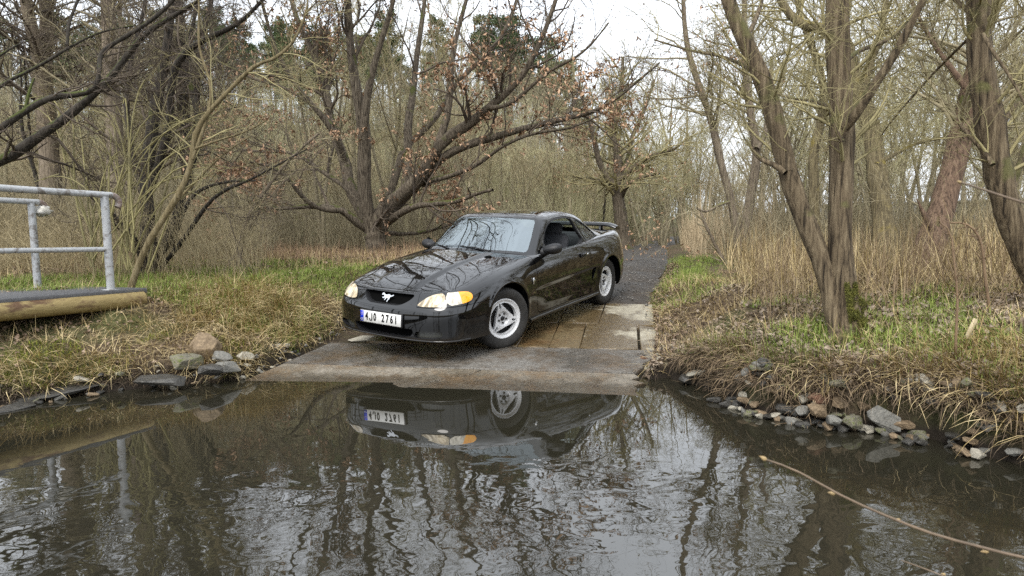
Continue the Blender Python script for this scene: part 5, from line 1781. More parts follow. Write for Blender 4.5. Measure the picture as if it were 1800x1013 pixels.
l2 = [px_limb([(-160, 420), (-110, 350), (-60, 300), (-5, 286), (60, 246), (115, 208), (165, 165), (195, 135), (228, 92), (262, 55), (310, 25), (380, -20)], 7.0, (40, 34, 30, 28, 25, 23, 21, 19, 16, 14, 11, 7), .6),
      px_limb([(-60, 290), (-5, 232), (45, 195), (100, 170), (165, 156), (175, 110), (182, 90), (225, 62), (285, 20), (330, -30)], 6.8, (20, 19, 18, 16, 14, 12, 12, 11, 10, 7), .5),
      px_limb([(-40, 190), (0, 152), (60, 120), (120, 85), (175, 58), (240, 45)], 7.2, (11, 4), .6),
      px_limb([(-30, 120), (20, 85), (50, 72)], 7.4, (7, 4), .3),
      px_limb([(118, 80), (122, 40), (135, 5), (150, -40)], 7.5, (9, 5), .3),
      px_limb([(44, 196), (52, 160), (60, 138)], 6.9, (9, 5), .1)]
l2 = [(P_, [r_ * 0.62 for r_ in R_]) for P_, R_ in l2]
tree('leaning_tree', 'dark mossy limbs of a tree reaching in from the left edge above the handrail', 'tree', l2, bark('mossy_dark_bark', (.016, .014, .011), (.045, .038, .030), (.085, .074, .058), .5, (.07, .085, .018)), TWIG_D,
     [dict(count=60, L=1.2, ang=(30, 75), n=8, k=4, t0=.2, up=.04, wig=.15, rr=.35, rmin=.005), dict(count=420, L=.6, ang=(25, 70), n=5, up=-.03, wig=.2, rr=.5, rmin=.003), dict(count=1300, L=.32, ang=(25, 70), n=3, up=-.05, wig=.2, rr=.55, rmin=.002)],
     26, n=28, k=10, base=l2[0][0][0])
p1 = [px_limb([(95, 470), (92, 400), (88, 300), (80, 200), (74, 120), (82, 60), (80, 0), (78, -140)], 16, (38, 34, 32, 31, 30, 22, 21, 17), .3),
      px_limb([(84, 230), (72, 115), (58, 60), (45, 0), (30, -120)], 16.0, (24, 22, 20, 18, 14), -.6)]
PLV = [dict(count=60, L=2.6, ang=(35, 70), n=7, k=4, t0=.35, up=.04, wig=.13, rr=.25, rmin=.008),
       dict(count=460, L=1.4, ang=(25, 60), n=5, up=-.08, wig=.15, rr=.5, rmin=.005),
       dict(count=1700, L=.7, ang=(25, 60), n=4, up=-.16, wig=.12, rr=.55, rmin=.0032)]
tree('forked_tree', 'tall forked grey-brown tree with hanging twigs at the far left', 'tree', p1, B_GREY, TWIG_D, PLV, 28, n=22, k=10, base=p1[0][0][0])
p2 = [px_limb([(212, 470), (208, 400), (204, 300), (198, 200), (193, 100), (190, 0), (186, -150)], 15, (34, 30, 27, 25, 23, 22, 18), .3),
      px_limb([(195, 110), (215, 60), (210, 20), (230, -60)], 15, (12, 6), .5)]
tree('straight_tree', 'tall straight brown trunk rising behind the dark willow', 'tree', p2, B_GREY, TWIG_B, PLV, 30, n=18, k=10, base=p2[0][0][0])
p3 = [px_limb([(326, 470), (328, 350), (325, 200), (318, 80), (312, -80)], 17, (22, 12), .3),
      px_limb([(326, 300), (345, 200), (350, 100), (372, 0), (380, -80)], 17, (12, 6), .5)]
tree('straight_tree', 'dark thinner trunk just right of the gnarled willow', 'tree', p3, B_DARK, TWIG_D, PLV, 31, n=16, k=8, base=p3[0][0][0])
q1 = [px_limb([(232, 500), (262, 425), (300, 365), (335, 290), (345, 232), (378, 185), (412, 150), (455, 112), (470, 108), (498, 92), (522, 62), (538, 20), (545, -40)], 6.9, (16, 15, 14, 13, 13, 11, 10, 9, 8, 8, 6, 5, 4), .4),
      px_limb([(338, 280), (360, 220), (370, 150), (352, 90), (350, 20), (345, -50)], 7.0, (9, 4), .3),
      px_limb([(343, 262), (390, 245), (430, 232), (468, 212)], 6.9, (6, 3), -.2),
      px_limb([(300, 365), (345, 318), (395, 270), (440, 240)], 7.1, (7, 3), .4)]
q1 = [(P_, [r_ * .72 for r_ in R_]) for P_, R_ in q1]
tree('bent_shrub', 'pale olive bent stem with a broken scar curving up right of the railing', 'shrub', q1, B_LIGHT if False else bark('olive_smooth_bark', (.09, .07, .035), (.17, .135, .07), (.24, .20, .12), .1), TWIG_O,
     [dict(count=50, L=1.1, ang=(30, 65), n=8, k=3, t0=.2, up=.04, wig=.15, rr=.4, rmin=.0035), dict(count=280, L=.6, ang=(25, 65), n=5, rmin=.0022, rr=.5), dict(count=700, L=.3, ang=(25, 65), n=3, rmin=.0016)],
     33, n=28, k=8, base=q1[0][0][0], flare=.3)
q2 = [px_limb([(420, 468), (425, 420), (440, 375), (470, 330), (505, 285), (560, 235)], 9.6, (9, 4), .3),
      px_limb([(422, 440), (440, 400), (490, 330), (520, 300)], 9.8, (5, 3), .3)]
tree('bent_shrub', 'slim brown shrub leaning right in the dry undergrowth left of the oak', 'shrub', q2, B_GREY, TWIG_B,
     [dict(count=26, L=.9, ang=(30, 65), n=6, k=3, rmin=.004, rr=.5), dict(count=120, L=.45, ang=(25, 65), n=4, rmin=.0028)], 35, n=16, k=7, base=q2[0][0][0], flare=.2)
# yellow-green willow shoots behind the railing
ys_ = np.random.default_rng(40)
sh = []
for i in range(40):
    x0, y0 = ys_.uniform(150, 262), ys_.uniform(400, 500)
    dx, dy = ys_.normal(35, 70), -ys_.uniform(130, 290)
    mid_ = (x0 + dx * .35 + ys_.normal(0, 14), y0 + dy * .6)
    sh.append(px_limb([(x0, y0), mid_, (x0 + dx * .8, y0 + dy * .92), (x0 + dx * 1.3 + ys_.normal(0, 12), y0 + dy * (1 - ys_.uniform(-.02, .2)))], ys_.uniform(7.2, 8.4), (ys_.uniform(2.2, 4.0), 1.4)))
tree('willow_bush', 'bush of yellow-green whippy shoots behind the footbridge railing', 'bush', sh, TWIG_Y, TWIG_Y,
     [dict(count=90, L=.7, ang=(15, 45), n=6, k=3, up=.0, rmin=.0025, rr=.5), dict(count=150, L=.35, ang=(20, 50), n=4, rmin=.002)], 41, n=12, k=5, base=at(205, 470, 7.8), flare=.0, trunk_name='shoots')
# ================================================================== the wood behind: each tree a copy of one of a few kinds
def proto_tree(name, label, h, spread, barkm, twigm, seed, stems=1, lean=.06, c=(40, 260, 900), rb=.11, lv=2.3, upb=.10):
    rng = np.random.default_rng(seed)
    limbs = []
    for s_ in range(stems):
        a = rng.uniform(0, 6.28)
        top = np.array([math.cos(a), math.sin(a), 0]) * (h * lean * (1 + 1.5 * (stems > 1)))
        hh = h * rng.uniform(.85, 1.0)
        pts = [np.array([0, 0, -.3])] + [top * f ** 1.2 + np.array([rng.normal(0, .12), rng.normal(0, .12), hh * f]) for f in (.15, .35, .55, .78, 1.0)]
        r0 = rb * (1 if stems == 1 else .75)
        limbs.append((pts, [r0 * 1.1, r0, r0 * .85, r0 * .65, r0 * .4, r0 * .08]))
        for k in range(4):
            f = rng.uniform(.3, .7)
            p0 = top * f ** 1.2 + np.array([0, 0, hh * f]); b_ = rng.uniform(0, 6.28)
            d = np.array([math.cos(b_), math.sin(b_), rng.uniform(.7, 1.6)])
            L = spread * rng.uniform(.7, 1.2)
            limbs.append(([p0, p0 + d * L * .4, p0 + d * L * .75 + [0, 0, .2], p0 + d * L * [1, 1, 1.15]], [r0 * .4, r0 * .3, r0 * .2, r0 * .06]))
    return tree(name, label, 'tree', limbs, barkm, twigm,
                [dict(count=c[0], L=lv, ang=(30, 65), n=6, k=3, t0=.3, up=upb, wig=.13, rr=.35, rmin=.011),
                 dict(count=c[1], L=lv * .55, ang=(25, 60), n=4, k=3, up=upb * .6, wig=.15, rr=.5, rmin=.008),
                 dict(count=c[2], L=lv * .28, ang=(25, 65), n=3, k=3, up=upb * .4, wig=.15, rr=.6, rmin=.006)], seed, n=12, k=6, base=(0, 0, 0), flare=.6)
LIGHT_TW = mat('pale_brown_twig', (.33, .305, .168), .85, noise=(.50, .465, .27), scale=2)
RED_TW = mat('reddish_brown_twig', (.29, .235, .135), .85, noise=(.45, .375, .22), scale=2)
kinds = [
    (proto_tree('bare_tree', 'slender grey-brown bare tree in the wood behind the car', 13, 2.6, B_GREY, TWIG_B, 101), 1.0),
    (proto_tree('bare_tree', 'olive bare tree with upswept twigs in the wood behind the car', 11, 2.4, B_GREY, TWIG_O, 102, 2), 1.0),
    (proto_tree('birch_tree', 'thin pale-stemmed young birch in the wood behind the car', 10, 1.6, B_LIGHT, RED_TW, 103, 1, .05, (36, 220, 700), .055, 1.5), .55),
    (proto_tree('bare_tree', 'dark bare tree with crooked limbs in the wood behind the car', 12, 3.2, B_DARK, TWIG_D, 104, 1, .10), .6),
    (proto_tree('thicket_tree', 'low many-stemmed pale brown thicket tree in the wood', 6.5, 2.0, B_GREY, LIGHT_TW, 105, 4, .12, (60, 380, 1200), .06, 1.6), 1.6),
    (proto_tree('thicket_tree', 'low many-stemmed reddish thicket tree in the wood', 5.0, 1.8, B_GREY, RED_TW, 106, 5, .14, (60, 380, 1200), .05, 1.4), 1.4),
]
NEEDLE = mat('pine_needles', (.05, .075, .028), .85, noise=(.10, .135, .05), scale=4)
def proto_pine(seed, h=14):
    rng = np.random.default_rng(seed)
    root = empty('pine_tree', (0, 0, 0))
    tag(root, 'dark green pine on the wooded hill above the wood', 'tree')
    P, Rr = resample([([(0, 0, -.3), (.1, 0, h * .4), (.15, .1, h * .75), (.1, 0, h)], [.18, .15, .10, .03])], 8)
    V, Q = joined([(P, Rr, 6)], np.zeros(3))
    obj('trunk', V, Q, B_RED, root, True)
    C, r = grow(P, Rr, 46, 2.5, (60, 95), rng, n=5, t0=.45, up=.12, wig=.1, rr=.3, rmin=.02, taperL=.55)
    V1, Q1 = joined([(C, r, 3)], np.zeros(3))
    C2, r2 = grow(C, r, 520, .55, (30, 80), rng, n=3, t0=.3, up=.25, rmin=.012)
    tips = C2[:, 1:].reshape(-1, 3)
    pts = np.repeat(tips, 5, 0) + rng.normal(0, .17, (len(tips) * 5, 3))
    V2, T2 = flakes(pts, rng.uniform(.16, .34, len(pts)), rng, .45, 1.0, .5)
    o = obj('crown', np.concatenate([V1, V2]), [Q1, T2 + len(V1)], NEEDLE, root)
    return root
pine = proto_pine(110)

wr = np.random.default_rng(77)
G1 = 'bare trees of the wood behind the car'
placed = []
def ok(x, y, dmin):
    if road_d(np.array([x]), np.array([y]))[0] < 1.3 and y < 32.5: return False
    for a, b in placed:
        if (a - x) ** 2 + (b - y) ** 2 < dmin * dmin: return False
    return True
def put(root, x, y, sc, label=None, group=None, first=False):
    z = float(ground_z(np.array([x]), np.array([y]))[0])
    placed.append((x, y))
    if first:
        root.location = (x, y, z); root.rotation_euler = (0, 0, wr.uniform(0, 6.28)); root.scale = (sc, sc, sc)
        return root
    return copy_thing(root, (x, y, z), wr.uniform(0, 6.28), sc, label, group)
used = [False] * len(kinds)
pw = np.array([k[1] for k in kinds]); pw /= pw.sum()
def sow(n, xr, yr, dmin, pwt, scr=(.8, 1.15), lim=4000):
    c = 0
    for _ in range(lim):
        if c >= n: break
        y = wr.uniform(*yr)
        x = wr.uniform(*xr) if not callable(xr) else xr(y)
        if not ok(x, y, dmin): continue
        i = int(wr.choice(len(kinds), p=pwt))
        root = kinds[i][0]
        sc = wr.uniform(*scr)
        if not used[i]:
            used[i] = True
            put(root, x, y, sc, first=True)
        else:
            put(root, x, y, sc)
        c += 1
for k, _ in kinds: k['group'] = G1
for nm_, g_ in (('thicket_tree', 'thicket trees of the wood behind the car'), ('birch_tree', 'young birches of the wood behind the car')):
    for k, _ in kinds:
        if k.name.startswith(nm_): k['group'] = g_
# keep the old oaks clear
placed += [(ob[0], ob[1]), (b2[0], b2[1])]
fx = lambda y: wr.uniform(-.98 * y - 3, .2 * y - 3)
thick = np.array([.7, .8, .5, .4, 2.2, 1.8]); thick /= thick.sum()
sow(34, lambda y: wr.uniform(-.95 * y, .02 * y - 2.0), (16, 24), 1.6, thick, (.55, .95))
sow(74, lambda y: wr.uniform(-.98 * y - 2, .16 * y - 1), (24, 40), 1.7, pw, (.6, .92))
sow(78, lambda y: wr.uniform(-.98 * y - 2, .2 * y), (40, 66), 2.1, pw, (.75, 1.1))
sow(24, lambda y: wr.uniform(.40 * y, .98 * y), (13, 22), 1.6, thick, (.5, .95))
sow(24, lambda y: wr.uniform(.40 * y, .98 * y), (22, 36), 2.0, pw, (.6, .9))
sow(34, lambda y: wr.uniform(.1 * y, .98 * y), (36, 62), 2.4, pw, (.7, 1.05))
placed_road = True
sow(30, lambda y: wr.uniform(.06 * y, .36 * y), (33, 50), 1.3, thick, (.7, 1.15))
# wood on the near bank, behind the photographer
n_before = len(COL.objects)
sow(10, (-16, 14), (-22, -7), 3.0, np.array([.4, .3, 0, .3, 0, 0]), (.7, 1.0))
for o in list(COL.objects)[n_before:]:
    if o.parent is None and 'label' in o:
        o['label'] = 'bare tree on the near bank opposite the ramp'
        o['group'] = 'bare trees on the near bank'
WOODB = bark('wood_trunk_bark', (.09, .075, .05), (.28, .24, .155), (.44, .39, .26), .45, (.21, .20, .08))
for k, _ in kinds[:2] + kinds[4:]:
    for ch in k.children:
        if ch.name.startswith('trunk'): ch.data.materials[0] = WOODB
first = True
pine['group'] = 'pines on the wooded hill'
for _ in range(1600):
    if sum(1 for o in COL.objects if o.name.startswith('pine_tree')) > 80 and not first: break
    y = wr.uniform(58, 100); x = wr.uniform(-.95 * y, .12 * y)
    if not ok(x, y, 2.6): continue
    put(pine, x, y, wr.uniform(.7, 1.1), first=first); first = False

# ---- undergrowth masses
ur = np.random.default_rng(91)
def thicket(name, label, n, xf, yr, hr, m, seed, wid=(.006, .011), cat='undergrowth'):
    rng = np.random.default_rng(seed)
    y = rng.uniform(*yr, n); x = xf(rng, y)
    keep = road_d(x, y) > .7
    x, y = x[keep], y[keep]; n = len(x)
    z = ground_z(x, y) - .03
    h = rng.uniform(*hr, n) * np.clip(1 + .5 * fbm(x * .4, y * .4, seed), .35, 1.6)
    a = rng.uniform(0, 6.28, n); ln = np.abs(rng.normal(0, .28, n))
    C = np.zeros((n, 5, 3)); C[:, 0] = np.stack([x, y, z], 1)
    d = np.stack([np.cos(a) * ln, np.sin(a) * ln, np.ones(n)], 1)
    for i in range(1, 5):
        C[:, i] = C[:, i - 1] + nrm(d) * (h / 4)[:, None]
        d = d + rng.normal(0, .16, (n, 3))
    r = rng.uniform(*wid, n)[:, None] * np.linspace(1, .35, 5)[None] * (y / 14)[:, None] ** .35
    C2, r2 = grow(C, r, int(n * 1.6), .45 if hr[1] < 4 else 1.5, (25, 60), rng, n=3, t0=.3, up=.1, rr=.6, rmin=.003)
    V, Q = joined([(C, r, 3), (C2, r2, 3)], np.zeros(3))
    return tag(obj(name, V, Q, m, None), label, cat, kind='stuff')
thicket('undergrowth', 'tangle of bare brown brushwood filling the wood edge left of the road', 5600, lambda r, y: r.uniform(-1.0, .10, len(y)) * y - 1, (15.2, 25), (.7, 2.0), TWIG_B, 92)
thicket('undergrowth', 'bare brown brushwood around the dark willow on the left', 1900, lambda r, y: r.uniform(-1.0, -.40, len(y)) * y, (11.0, 15.2), (.5, 1.7), TWIG_B, 98)
thicket('undergrowth', 'far brushwood of the wood floor under the hill', 7000, lambda r, y: r.uniform(-1.0, .28, len(y)) * y, (24, 60), (1.2, 3.4), LIGHT_TW, 93, (.008, .014))
thicket('far_wood', 'grey-green mass of leafless treetops covering the far hillside', 7500, lambda r, y: r.uniform(-1.0, .35, len(y)) * y, (50, 100), (4.0, 9.5), mat('grey_green_far_twig', (.20, .205, .13), .9, noise=(.33, .33, .215), scale=.6), 99, (.012, .022), 'wood')
thicket('undergrowth', 'bare brushwood behind the willows on the right', 4200, lambda r, y: r.uniform(.36, 1.0, len(y)) * y, (9.5, 36), (.8, 2.4), TWIG_B, 94)
thicket('undergrowth', 'reddish dead stems behind the footbridge', 2200, lambda r, y: r.uniform(-1.0, -.42, len(y)) * y, (8.2, 12), (.4, 1.2), RED_TW, 95, (.003, .006))
# ================================================================== footbridge on the left
def build_bridge():
    GALV = mat('weathered_grey_paint', (.34, .35, .355), .5, noise=(.17, .155, .14), scale=14, metal=.1, bump=.2, bscale=60, c3=(.40, .41, .415))
    RUST = mat('rusty_pipe_paint', (.21, .155, .06), .7, noise=(.10, .055, .026), scale=4, c3=(.27, .205, .085), bump=.3, bscale=30, stretch=(1, 1, 2.5))
    DECK = mat('deck_asphalt', (.09, .09, .095), .7, noise=(.13, .13, .13), scale=30, bump=.4, bscale=120)
    STONE = mat('abutment_stone', (.05, .045, .035), .9, noise=(.09, .08, .06), scale=5, bump=.6, bscale=12)
    e = np.array([.421, .907, 0]); nl = np.array([-.907, .421, 0])
    p1 = at(198, 510, 6.3); zt = p1[2]
    p1 = np.array([p1[0], p1[1], zt])
    root = empty('footbridge', tuple(p1))
    tag(root, 'narrow footbridge with grey tube handrails on a rusty yellow pipe girder', 'footbridge')
    L = 8.4
    a0 = p1 * 0 + e * .35 + nl * -.03
    c = np.array([0, 0, -.03]) + e * (.35 - L / 2) + nl * .77
    rot = np.stack([e, nl, [0, 0, 1]], 1)
    MB().box(c, (L, 1.62, .055), rot, .006).build('deck', DECK, root)
    for k, off in enumerate((-.02, 1.58)):
        q0, q1 = e * .30 + nl * off + [0, 0, -.122], e * (.35 - L) + nl * off + [0, 0, -.122]
        t = np.linspace(0, 1, 24)[:, None]
        MB().tube(q0 * (1 - t) + q1 * t, .086, 16).build('pipe_girder', RUST, root, True)
    # near rail and far rail
    tr, pr_ = .033, .038
    for side, off, end in (('near', .03, 0.0), ('far', 1.50, .06)):
        s0 = e * end + nl * off
        top = 1.0
        pts = [s0 + e * (.35 - L) + [0, 0, top], s0 + e * -3 + [0, 0, top], s0 + e * .0 + [0, 0, top], s0 + e * .07 + [0, 0, top]]
        bend = [s0 + e * (.07 + .075 * math.sin(a)) + [0, 0, top - .075 * (1 - math.cos(a))] for a in np.linspace(.25, 2.3, 8)]
        hr = MB().tube(pts, tr, 14).build('top_rail', GALV, root, True)
        MB().tube([pts[-1]] + bend, np.linspace(tr * .98, tr * .94, 9), 12).build('rail_end', bark_rust, hr, True)
        MB().tube([s0 + e * (.35 - L) + [0, 0, .43], s0 + [0, 0, .43]], .025, 12).build('middle_rail', GALV, root, True)
        for k in range(5):
            b = s0 - e * 1.95 * k
            MB().tube([b + [0, 0, -.10], b + [0, 0, top - .02]], pr_, 14).box(b + [0, 0, .003], (.12, .12, .012), rot).build('post', GALV, root, True)
    c2 = e * .45 + nl * .75 + [0, 0, -.52]
    MB().box(c2, (.5, 1.9, .55), rot, .03).build('abutment', STONE, root)
    c3 = e * (.3 - L) + nl * .75 + [0, 0, -.45]
    MB().box(c3, (.6, 1.9, .75), rot, .03).build('abutment', STONE, root)
    # crumpled white rag on the end of the far rail
    rg_ = np.random.default_rng(8)
    b = p1 + e * .17 + nl * 1.5 + np.array([0, 0, .90])
    V = []
    n1, n2 = 9, 14
    for i in range(n1):
        for j in range(n2):
            t_, f_ = math.pi * (i + .5) / n1, 2 * math.pi * j / n2
            r = .075 * (1 + rg_.normal(0, .16))
            V.append([r * math.sin(t_) * math.cos(f_) * 1.1, r * math.sin(t_) * math.sin(f_), r * math.cos(t_) * .8])
    Q = [[i * n2 + j, (i + 1) * n2 + j, (i + 1) * n2 + (j + 1) % n2, i * n2 + (j + 1) % n2] for i in range(n1 - 1) for j in range(n2)]
    o = obj('rag', V, np.array(Q), mat('dirty_white_cloth', (.62, .60, .55), .9, noise=(.48, .46, .40), scale=20))
    o.location = tuple(b)
    tag(o, 'crumpled white rag stuffed in the end of the far handrail', 'rag')
bark_rust = mat('rusty_rail_end', (.16, .10, .075), .7, noise=(.30, .27, .25), scale=25)
build_bridge()

# ================================================================== concrete wall and guard rail across the far right
def far_wall():
    CONC = mat('grey_concrete_wall', (.24, .245, .24), .85, noise=(.17, .175, .17), scale=1.2, bump=.3)
    WHITE = mat('white_guard_rail', (.62, .63, .63), .5)
    a, b = at(1385, 420, 34.0), at(1900, 420, 31.0)
    a[2] = b[2] = 0
    e = nrm(b - a); L = np.linalg.norm(b - a); n_ = np.array([-e[1], e[0], 0])
    r = empty('retaining_wall', tuple((a + b) / 2 + [0, 0, .6])); tag(r, 'grey concrete embankment wall glimpsed behind the right-hand trees', 'wall')
    rot = np.stack([e, n_, [0, 0, 1]], 1)
    k = 9
    for i in range(k):
        MB().box(e * L * ((i + .5) / k - .5) + [0, 0, 1.1], (L / k - .02, .4, 2.6), rot, .02).build('wall_panel', CONC, r)
    MB().box([0, 0, 2.45], (L, .55, .12), rot).build('coping', CONC, r)
    g = empty('guard_rail', tuple((a + b) / 2 + n_ * .15 + [0, 0, 3.11])); tag(g, 'white guard rail on top of the far concrete wall', 'guard rail')
    MB().tube([-e * L / 2 + [0, 0, .85], e * L / 2 + [0, 0, .85]], .05, 8).build('rail', WHITE, g)
    MB().tube([-e * L / 2 + [0, 0, .42], e * L / 2 + [0, 0, .42]], .035, 8).build('rail', WHITE, g)
    for i in range(10):
        MB().tube([e * L * (i / 9 - .5), e * L * (i / 9 - .5) + [0, 0, .9]], .04, 6).build('post', WHITE, g)
far_wall()

# ================================================================== stones
import bmesh
def rock_mesh(name, seed, m, s=(1, .8, .6), npt=22):
    rng = np.random.default_rng(seed)
    p = nrm(rng.normal(size=(npt, 3)))
    p = np.sign(p) * np.abs(p) ** .75 * rng.uniform(.82, 1.0, (npt, 1)) * np.array(s) / 2
    bm = bmesh.new()
    for v in p: bm.verts.new(v)
    res = bmesh.ops.convex_hull(bm, input=bm.verts)
    bmesh.ops.delete(bm, geom=[g for g in res['geom_interior'] if isinstance(g, bmesh.types.BMVert)], context='VERTS')
    bmesh.ops.dissolve_limit(bm, angle_limit=R(16), verts=bm.verts, edges=bm.edges)
    bmesh.ops.bevel(bm, geom=list(bm.edges), offset=.035 * min(s), segments=1, affect='EDGES', clamp_overlap=True)
    me = bpy.data.meshes.new(name); bm.to_mesh(me); bm.free()
    me.materials.append(m)
    return me
ROCKS = {
    'grey': mat('grey_stone', (.115, .112, .10), .75, noise=(.21, .20, .175), scale=9, bump=.5, bscale=22, c3=(.16, .155, .135)),
    'brown': mat('brown_stone', (.12, .085, .05), .8, noise=(.26, .19, .115), scale=8, bump=.5, bscale=20),
    'pale': mat('pale_stone', (.26, .24, .19), .8, noise=(.38, .35, .28), scale=9, bump=.4, bscale=22),
    'wet': mat('wet_dark_stone', (.030, .029, .026), .28, noise=(.065, .060, .05), scale=9, bump=.5, bscale=20),
    'mossy': mat('mossy_stone', (.10, .095, .07), .85, noise=(.10, .12, .03), scale=6, bump=.6, bscale=24, c3=(.17, .155, .11)),
    'brick': mat('red_brown_rubble', (.13, .065, .038), .85, noise=(.24, .135, .085), scale=18, bump=.6, bscale=40)}
rk = {}
def stone(kind, seed, x, y, z, s, rot, label, group=None, name='stone'):
    key = (kind, seed)
    if key not in rk: rk[key] = rock_mesh(name, seed, ROCKS[kind])
    o = link(name, rk[key]); o.location = (x, y, z); o.scale = s if isinstance(s, tuple) else (s, s, s); o.rotation_euler = rot
    return tag(o, label, 'stone', group)
def stone_px(kind, seed, px, py, Y, s, rot, label):
    p = at(px, py, Y)
    return stone(kind, seed, p[0], p[1], p[2], s, rot, label)
stone_px('brown', 1, 360, 612, 5.55, (.30, .30, .56), (.5, .5, .3), 'big brown tilted boulder sticking out of the left bank under the dry grass')
stone_px('mossy', 2, 328, 636, 5.36, (.34, .28, .26), (.2, .1, .8), 'mossy yellowish stone just left of and below the brown boulder')
stone_px('grey', 3, 391, 627, 5.50, (.20, .18, .16), (.4, .2, .3), 'grey angular stone right of the brown boulder')
stone_px('pale', 4, 432, 627, 5.74, (.20, .15, .18), (.1, .3, 1.0), 'pale upright stone at the left edge of the ramp')
stone_px('grey', 5, 402, 645, 5.36, (.30, .2, .2), (.3, .1, .5), 'grey wedge stone at the waterline by the ramp corner')
stone_px('wet', 6, 370, 652, 5.16, (.24, .2, .2), (.1, .1, .2), 'dark wet stone under the brown boulder at the waterline')
stone_px('pale', 7, 148, 666, 5.02, (.16, .12, .08), (.1, .2, .4), 'small pale stone lying on leaves at the left waterline')
stone_px('wet', 8, 75, 692, 4.85, (.85, .45, .08), (.12, -.05, .35), 'large flat slab of stone lying in the water at far left')
stone_px('mossy', 9, 178, 678, 5.10, (.36, .24, .12), (.1, .1, .2), 'rounded flat stone half under water right of the big flat slab')
stone_px('wet', 10, 20, 716, 4.55, (.4, .3, .08), (.1, 0, .9), 'low flat stone nearest the left edge of the water')
stone_px('wet', 11, 285, 668, 5.07, (.50, .26, .16), (.1, .1, .1), 'dark overhung rock below the grass at the left waterline')
stone_px('pale', 12, 640, 596, 6.90, (.46, .26, .12), (.05, .05, .2), 'pale rounded concrete lump beneath the front bumper')
stone_px('brick', 13, 1133, 632, 5.72, (.115, .10, .10), (.3, .4, .5), 'lone red-brown rubble lump near the right edge of the ramp')
stone_px('pale', 14, 1240, 654, 4.98, (.42, .28, .17), (-.15, -.2, .25), 'pale flat-topped block at the water beside the right bank')
stone_px('wet', 15, 1212, 667, 5.00, (.34, .22, .16), (.2, .2, .9), 'dark wet rock left of the pale flat-topped block')
stone_px('grey', 16, 1556, 738, 3.55, (.26, .22, .22), (.3, .5, .4), 'largest angular grey stone at the foot of the right bank')
stone_px('brown', 17, 1438, 722, 3.74, (.17, .14, .17), (.2, .2, .3), 'squarish tan stone second left of the largest bank stone')
stone_px('grey', 18, 1466, 740, 3.65, (.16, .13, .13), (.3, .3, 1.1), 'grey pointed stone left of the largest bank stone')
stone_px('grey', 19, 1412, 722, 3.80, (.13, .10, .12), (.2, .1, .5), 'small grey upright stone at the left end of the stone row')
stone_px('brown', 20, 1520, 717, 3.68, (.18, .12, .10), (.2, .5, .6), 'tan slanting stone above the largest bank stone')
stone_px('brown', 21, 1478, 709, 3.74, (.14, .12, .14), (.4, .1, .2), 'rounded tan stone on top of the stone row')
stone_px('brick', 22, 1445, 700, 3.82, (.24, .14, .13), (.1, .1, .4), 'reddish stone tucked under the bank above the stone row')
stone_px('mossy', 23, 1500, 741, 3.61, (.15, .13, .13), (.5, .1, .3), 'mossy stone wedged between the grey stones of the row')
stone_px('brown', 24, 1708, 775, 3.27, (.16, .12, .08), (.1, .3, .2), 'flat brown stone in the water near the right edge')
stone_px('wet', 25, 1678, 768, 3.32, (.16, .12, .09), (.2, .2, .7), 'dark wet stone left of the flat brown stone near the right edge')
stone_px('grey', 26, 1784, 795, 3.06, (.13, .1, .07), (.1, .1, .4), 'small grey stone in the water at the right edge')
sr = np.random.default_rng(55)
kk = ['grey', 'brown', 'wet', 'mossy', 'wet', 'pale']
def shore(pts, n, lab, grp, spread, smin, smax, zoff=.02):
    pts = np.array(pts, float)
    t = np.concatenate([[0], np.cumsum(np.linalg.norm(np.diff(pts, axis=0), axis=1))])
    for i in range(n):
        u = sr.uniform(0, t[-1])
        x, y = np.interp(u, t, pts[:, 0]) + sr.normal(0, spread), np.interp(u, t, pts[:, 1]) + sr.normal(0, spread)
        k = kk[sr.integers(6)]
        s = sr.uniform(smin, smax)
        z = max(float(ground_z(np.array([x]), np.array([y]), False)[0]), -.02) + s * .15 + zoff
        stone(k, int(sr.integers(1, 5)) * 7 + 100, x, y, z, (s, s * sr.uniform(.6, .9), s * sr.uniform(.5, .85)), tuple(sr.uniform(-.5, .5, 2)) + (sr.uniform(0, 6.28),),
              {'grey': 'small grey ', 'brown': 'small brown ', 'mossy': 'small mossy ', 'wet': 'small wet dark ', 'pale': 'small pale '}[k] + lab, grp)
shore([(1.60, 4.32), (1.65, 4.02), (1.87, 3.81), (2.12, 3.65), (2.46, 3.46), (2.60, 3.12)], 84, 'stone among the rocks at the foot of the right bank', 'stones at the foot of the right bank', .05, .06, .14)
shore([(1.62, 4.30), (1.70, 4.04), (1.92, 3.84), (2.17, 3.70), (2.50, 3.50), (2.66, 3.14), (2.9, 2.8)], 70, 'stone lodged under the grass of the right bank', 'stones lodged under the right bank', .025, .08, .16, .07)
shore([(-3.2, 5.24), (-2.9, 5.36), (-2.62, 5.5), (-2.45, 5.9), (-2.35, 6.3)], 52, 'stone in the rubble between the left bank and the ramp', 'stones between the left bank and the ramp', .07, .04, .11)
shore([(-4.3, 4.55), (-3.9, 4.72), (-3.55, 5.02), (-3.2, 5.22)], 22, 'stone along the waterline of the left bank', 'stones along the left waterline', .06, .05, .12)
shore([(1.0, 4.85), (1.12, 5.15), (1.3, 5.3), (1.45, 5.7), (1.62, 6.1)], 34, 'stone in the broken edge on the right of the ramp', 'stones at the broken right edge of the ramp', .07, .05, .13, -.02)

